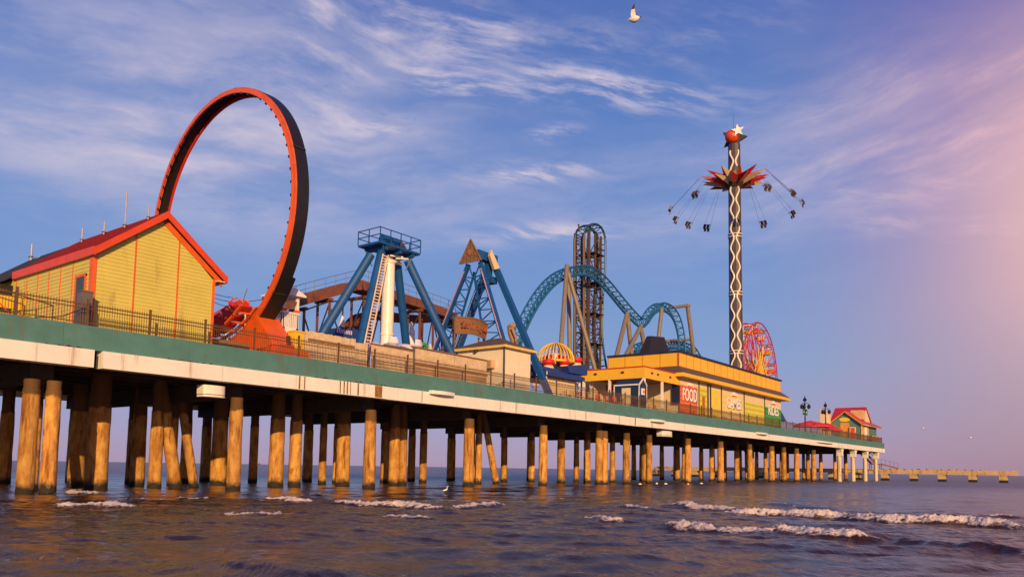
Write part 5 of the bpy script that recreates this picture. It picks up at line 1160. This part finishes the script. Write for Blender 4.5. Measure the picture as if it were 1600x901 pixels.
# ------------------------------------------------------------------ lamps, parasols, restaurant at the outer end
def lamp(px, Yl, ytop, label, banner):
    p = P(px, 655, Yl); zt = P(px, ytop, Yl).z; o = thing('street_lamp', (p.x, Yl, ZD), label, 'street lamp', 'dark lantern posts on the outer deck')
    b = MB(); b.lathe((p.x, Yl, 0), [(.22, ZD), (.22, ZD+.5), (.12, ZD+.7), (.09, zt-.8), (.07, zt)], 10); b.lathe((p.x, Yl, 0), [(.2, zt), (.02, zt+.35)], 8); b.build('pole', M_BLACK, o)
    for k in range(3):
        t = 2*pi*k/3+.5; d = V((cos(t), sin(t), 0)); q = V((p.x, Yl, zt-.9))+d*.65; b = MB(); b.path([(p.x, Yl, zt-.9), V((p.x, Yl, zt-.55))+d*.35, q+V((0, 0, .1))], .045, 5); b.lathe(q, [(.10, .1), (.32, -.25), (.22, -.6), (.05, -.7)], 8); b.build('lantern', M_BLACK, o)
    q = V((p.x, Yl, zt-.1)); b = MB(); b.lathe(q, [(.2, -.2), (.34, .1), (.1, .45), (.02, .8)], 8); b.build('lantern', M_BLACK, o)
    if banner:
        for s_ in (-1, 1):
            zb = P(px, 648, Yl).z; z1 = P(px, 639, Yl).z; b = MB(); xa, xb = sorted((p.x+s_*.15, p.x+s_*1.25)); b.box(xa, xb, Yl-.03, Yl+.0, zb, z1, 0); b.prism([(xa+.2, Yl-.035, zb+.3), (xb-.2, Yl-.035, zb+.5), (xb-.3, Yl-.035, z1-.3)], (0, .004, 0), 1); b.bar((p.x, Yl-.015, z1), (p.x+s_*1.3, Yl-.015, z1), .04); b.build('banner', [M_GREENFAB, M_LETTER], o)
lamp(1258, 3.0, 624, 'black lantern post carrying two green banners beside the red parasols', True)
lamp(1290, 3.5, 633, 'black lantern post without banners nearer the red-roofed restaurant', False)
def parasol(x, y, r, z, label):
    o = thing('parasol', (x, y, ZD), label, 'parasol', 'red parasols on the outer deck')
    b = MB(); b.tube((x, y, ZD), (x, y, z+.1), .04, n=6); b.build('pole', M_WHITE, o)
    b = MB(); b.lathe((x, y, z), [(r, -.75), (r*.98, -.55), (r*.5, -.12), (.04, .12)], 8); b.build('canopy', M_UMB, o)
for i, (px, py, Yu, r, lb) in enumerate(((1256, 660, 4.2, 1.9, 'red parasol farthest left beside the bannered lantern post'), (1266, 657.5, 5.0, 2.0, 'tallest red parasol just right of the bannered lantern post'), (1278, 660, 3.0, 2.0, 'red parasol left of the plain lantern post'), (1290, 661, 4.4, 1.9, 'red parasol under the plain lantern post'), (1300, 666, 3.0, 1.8, 'red parasol farthest right before the restaurant gable'))):
    p = P(px, py, Yu); parasol(p.x, Yu, r, p.z, lb)
b = MB(); a = P(1288, 655, 8); c = P(1298, 645, 8); b.box(a.x, c.x, 8, 8.8, ZD, c.z-.3); b.box(a.x, (a.x+c.x)/2-.6, 8.002, 8.79, c.z-.4, c.z+.45); b.box(c.x-1.3, c.x-.1, 8.002, 8.79, c.z-.4, c.z+.2); b.box(a.x-.1, c.x+.1, 7.95, 8.85, c.z-.32, c.z-.2)
tag(b.build('pale_kiosk', M_CREAM, origin=((a.x+c.x)/2, 9, ZD)), 'small pale kiosk behind the plain lantern post and parasols', 'kiosk')
rs = thing('restaurant', (175, 7, ZD), 'teal restaurant with yellow-trimmed gable and bright red roof at the pier end', 'building')
def build_rest():
    gx = 168.5; yl, yr = PX(1297, 662, gx).y, PX(1346, 664, gx).y; za = PX(1317, 643, gx).z; ya = PX(1319, 643, gx).y; ze = PX(1346, 661, gx).z
    y0, y1 = min(yl, yr), max(yl, yr); ym = (y0+y1)/2
    b = MB(); b.prism([(gx, y0, ZD), (gx, y1, ZD), (gx, y1, ze), (gx, ym, za-.15), (gx, y0, ze)], (6, 0, 0)); b.box(gx+6.02, gx+13, y0+.1, y1+3, ZD, ze+.4); b.build('wall', M_HOUSE, rs)
    b = MB()
    for s_, ye in ((-1, y0-.5), (1, y1+.5)):
        zz = ze-.30; b.prism([(gx-.5, ym, za), (gx-.5, ye, zz), (gx-.5, ye, zz+.15), (gx-.5, ym, za+.2)], (7, 0, 0))
    zr = PX(1330, 638, gx+9).z; yq0, yq1 = PX(1354, 640, gx+9).y, PX(1305, 640, gx+9).y
    b.prism([(gx+4.2, yq0, ze+.3), (gx+9, yq0, zr), (gx+13.8, yq0, ze+.3), (gx+13.8, yq0, ze+.5), (gx+9, yq0, zr+.25), (gx+4.2, yq0, ze+.5)], (0, yq1-yq0, 0)); 
    b.prism([(gx+4.5, y0-.9, ze-.25), (gx+14, y0-.9, ze-.25), (gx+13.5, y0+.8, ze+.6), (gx+5, y0+.8, ze+.6)], (0, .05, .12)); b.build('roof', M_REDROOF, rs)
    b = MB(); b.prism([(gx+4.6, yq0+.15, ze+.2), (gx+13.4, yq0+.15, ze+.2), (gx+9, yq0+.15, zr-.1)], (0, .12, 0)); b.build('end_gable', M_CREAM, rs)
    b = MB()
    for s_, ye in ((-1, y0-.5), (1, y1+.5)): b.bar((gx-.53, ym, za-.02), (gx-.53, ye, ze-.36), .1, .36, up=(1, 0, 0))
    b.bar((gx-.05, y0-.05, ZD), (gx-.05, y0-.05, ze), .22); b.bar((gx-.1, y0-.6, ze-.32), (gx+14, y0-.6, ze-.32), .25, .2); b.build('trim', M_AMBER, rs)
    q = lambda px, py: PX(px, py, gx-.02)
    a, c = q(1313, 660), q(1327.5, 675); b = MB(); b.box(gx-.06, gx-.003, c.y, a.y, ZD, a.z); b.build('doorway', mat('warm_timber', (.55, .25, .05), .6, .3, 3), rs)
    a = q(1320, 655); b = MB(); b.prism([(gx-.08, a.y+1.05*cos(t), a.z+.42*sin(t)) for t in np.linspace(0, 2*pi, 18)[:-1]], (.06, 0, 0)); b.build('crest_sign', M_YELLOW, rs)
    a, c = q(1328.5, 667), q(1338, 675); b = MB(); b.box(gx-.5, gx-.3, c.y, a.y, ZD, a.z, 1); b.box(gx-.52, gx-.501, c.y+.15, a.y-.15, ZD+.3, a.z-.15, 0); b.build('notice_board', [M_REDTRIM, M_CREAM], rs)
    b = MB(); b.box(gx+.8, gx+5.6, y0-.05, y0-.004, ZD+.6, ze-.5, 0); b.box(gx+2.3, gx+4.2, y0-.08, y0-.052, ZD+.5, ze-.5, 1); b.build('window', [M_PLY, M_LETTER], rs)
    c = PX(1338, 641, gx+5); b = MB(); b.box(gx+4.0, gx+6.2, c.y-1.4, c.y+.9, c.z-1.9, c.z); b.box(gx+3.95, gx+4.0, c.y-.4, c.y+.5, c.z-.8, c.z-.2); b.build('roof_unit', M_PLY, rs)
build_rest()
b = MB(); b.box(171, 176.6, .7, .8, ZD, 8.95); b.box(176.5, 176.6, .8, 3, ZD, 8.95)
tag(b.build('end_screen', M_PLY, origin=(174, .75, ZD)), 'low tan panel screen at the outermost corner of the deck', 'screen')

# ------------------------------------------------------------------ stair and old low pier off the end
sr = thing('end_stair', (180, 4.0, 2.2), 'rusty steel stair flight hanging from the outer end of the pier', 'stair')
b = MB(); A0, A1 = V((177.3, 3.6, 5.6)), V((179.3, 1.9, 3.4)); Bq = V((181.5, -.4, 2.5))
b = MB(); b.bar(A0, A1, .12, .35); b.bar(A0+V((.6, 1.2, 0)), A1+V((.6, 1.2, 0)), .12, .35)
for i in range(12): q = A0+(A1-A0)*((i+.5)/12); b.bar(q, q+V((.6, 1.2, 0)), .3, .06)
b.build('flight', M_BROWN, sr)
b = MB(); b.box(179.0, 180.6, 1.2, 3.4, 3.25, 3.4); b.build('landing', M_BROWN, sr)
for x, y in ((179.1, 1.3), (180.5, 1.3), (179.1, 3.3), (180.5, 3.3)):
    b = MB(); b.bar((x, y, 2.2), (x, y, 3.3), .12); b.build('post', M_BROWN, sr)
b = MB(); b.bar((180.0, 1.2, 3.35), (181.2, -1.8, 2.45), .1, .3); b.bar((180.0, 1.2, 4.4), (181.2, -1.8, 3.5), .07); 
for i in range(5): q = V((180.0, 1.2, 4.4))+V((1.2, -3.0, -.9))*(i/4); b.bar(q, q-V((0, 0, 1.0)), .05)
b.bar(A0+V((0, 0, 1)), A1+V((0, 0, 1)), .07); b.build('hand_rail', M_BROWN, sr)
op = thing('old_low_pier', (185, 0, 0), 'old low concrete jetty on square stub piers beyond the outer end of the pier', 'jetty')
def build_old():
    mo = mat('old_concrete', (.52, .38, .20), .85, .2, 1.2, stain=(.24, .12, .05), stain_amt=.5, sscale=(1, 1, .4), bump=.3)
    ybase = [PZ(x, 752, 0) for x in (1428, 1568)]
    X0 = 186.0; ys = [PX(x, 745, X0).y for x in (1383, 1428, 1472, 1520, 1568)]; step = (ys[0]-ys[-1])/4
    zt, zl = PX(1428, 733, X0).z, PX(1428, 740, X0).z; yend = PX(1590, 738, X0).y
    allp = [ys[0]+k*step for k in range(10, 0, -1)]+ys
    for y in allp:
        b = MB(); b.box(X0-.8, X0+.8, y-.68, y+.68, .35, zl); b.box(X0-.9, X0+.9, y-.75, y+.75, zl-.22, zl-.002); b.build('stub_pier', mo, op)
        b = MB(); b.box(X0-.83, X0+.83, y-.71, y+.71, -1.5, .42); b.build('wet_foot', mat('black_algae', (.02, .015, .012), .8) if 'black_algae' not in MATS else MATS['black_algae'], op)
    ed = [allp[0]+4]+[(a+c)/2 for a, c in zip(allp, allp[1:])]+[yend]
    for a, c in zip(allp, allp[1:]): b = MB(); b.box(X0-1.0, X0+1.0, c+.06, a-.02, zl+rnd(0, .03), zt+rnd(-.04, .04)); b.build('span', mo, op)
    b = MB(); b.box(X0-1.0, X0+1.0, yend, allp[-1]+.02, zl, zt); b.build('span', mo, op)
    b = MB()
    for k in range(14): y = ys[0]-k*1.4; b.box(X0-1.05, X0-.8, y, y+rnd(.2, .6), zt-.02, zt+rnd(.05, .2))
    b.build('rubble', M_BROWN, op)
build_old()

# ------------------------------------------------------------------ birds, far ship
def bird(name, c, s, fwd, label, wings=True, raise_=(1.0, .55)):
    o = thing(name, c, label, 'bird'); f = V(fwd).normalized(); r = f.cross(V((0, 0, 1))).normalized(); u = r.cross(f); c = V(c); q = lambda a, b_, d: c+(f*a+r*b_+u*d)*s
    b = MB(); b.loft([q(-.5, 0, .0), q(-.36, 0, .0), q(-.15, 0, -.02), q(.1, 0, -.02), q(.28, 0, .02), q(.37, 0, .045), q(.44, 0, .04), q(.53, 0, .02)], [.02, .075, .125, .13, .085, .07, .055, .012], 12)
    b.add([q(-.34, -.05, .02), q(-.34, .05, .02), q(-.66, .12, .03), q(-.66, -.12, .03), q(-.34, 0, -.02)], [(0, 1, 2, 3), (4, 1, 2), (4, 3, 0), (4, 2, 3)]); b.build('body', M_GULLW, o, smooth=True)
    b = MB(); b.loft([q(.5, 0, .025), q(.62, 0, .005)], [.022, .006], 6); b.build('beak', M_YELLOW, o)
    if wings:
        for sd_ in (-1, 1):
            a = raise_[0 if sd_ < 0 else 1]; ca, sa = cos(a), sin(a); a2 = a*.9; cb2, sb2 = cos(a2), sin(a2); B = MB()
            W = [(.0, .05), (.45, None), (1.15, None)]
            def w(l, fr): 
                if l <= .45: y_, z_ = .07+l*ca, .05+l*sa
                else: y_, z_ = .07+.45*ca+(l-.45)*cb2, .05+.45*sa+(l-.45)*sb2
                return q(fr, sd_*y_, z_)
            rows = [(0, .20, -.22), (.22, .24, -.20), (.45, .24, -.17), (.75, .12, -.20), (1.0, -.04, -.24), (1.15, -.20, -.27)]
            for i, ((l0, f0, g0), (l1, f1, g1)) in enumerate(zip(rows, rows[1:])):
                t_ = u*(.018*s); A = [w(l0, f0), w(l0, g0), w(l1, g1), w(l1, f1)]; B.prism(A, t_, 1 if i > 2 else 0)
            B.build('wing', [M_GULLW, M_GULLD], o)
    return o
d = ray(991, 30).normalized(); bird('seagull', CC+d*34, .42, -_rt*1.0+V((0, 0, -.12))+_fw*.35, 'white seagull with dark raised wing flying high above the rides', raise_=(1.25, .9))
for (px, py, dist, lb) in ((1442, 668, 120, 'tiny dark gull flying low over the open sea right of the pier'), (1516, 683, 110, 'tiny pale gull flying lowest over the sea near the old jetty')):
    bird('seagull', CC+ray(px, py).normalized()*dist, .26, (.6, -.8, .1), lb, raise_=(.7, .7))
for i, (px, py, lb) in enumerate(((1000, 756, 'white seabird floating farthest left among the piles'), (1026, 755, 'white seabird floating second from the left near the piles'), (1040, 755.5, 'white seabird floating in the middle of the row near the piles'), (1075, 756, 'white seabird floating before a tall pile right of the others'), (1096, 755, 'white seabird floating at the right end of the row'))):
    p = PZ(px, py, -.06); o = bird('floating_seabird', p, .34, (rnd(-1, 1), rnd(-1, 1), 0), lb, wings=False); o['group'] = 'seabirds floating by the piles'
eg = thing('egret', PZ(696, 771, -.1), 'white egret standing in the shallow water in front of the piles', 'bird')
c = V(ORG[eg.name]); k_ = .55; b = MB(); b.loft([c+V(q)*k_ for q in ((-.2, .2, .32), (-.05, .05, .36), (.08, -.08, .42), (.12, -.12, .58), (.08, -.08, .70), (.13, -.13, .74), (.25, -.25, .72))], [r*k_ for r in (.02, .09, .08, .035, .028, .035, .006)], 8); b.build('body', M_GULLW, eg, smooth=True)
for k in (-.02, .02): b = MB(); b.tube(c+V((k, k, -.2)), c+V((k, k, .19)), .009, n=5); b.build('leg', M_DARK, eg)
def ship():
    d = ray(398, 724.3); d.z = 0; d.normalize(); c = CC+d*8500; c.z = 0; r = V((d.y, -d.x, 0)); o = thing('cargo_ship', c, 'tiny cargo ship on the horizon seen between the piles', 'ship')
    q = lambda a, z: c+r*a+V((0, 0, z))
    b = MB(); b.prism([q(-60, 9), q(62, 9), q(55, -1), q(-56, -1)], d*16); b.build('hull', mat('ship_hull', (.10, .06, .06), .7), o)
    b = MB(); b.prism([q(-56, 9), q(-42, 9), q(-42, 24), q(-56, 24)], d*14); b.prism([q(-52, 24), q(-48, 24), q(-48, 29), q(-52, 29)], d*4); b.build('bridge', M_LETTER, o)
    for a in (-10, 15, 40): b = MB(); b.bar(q(a, 9), q(a, 20), 1.2); b.build('mast', M_GREY, o)
ship()
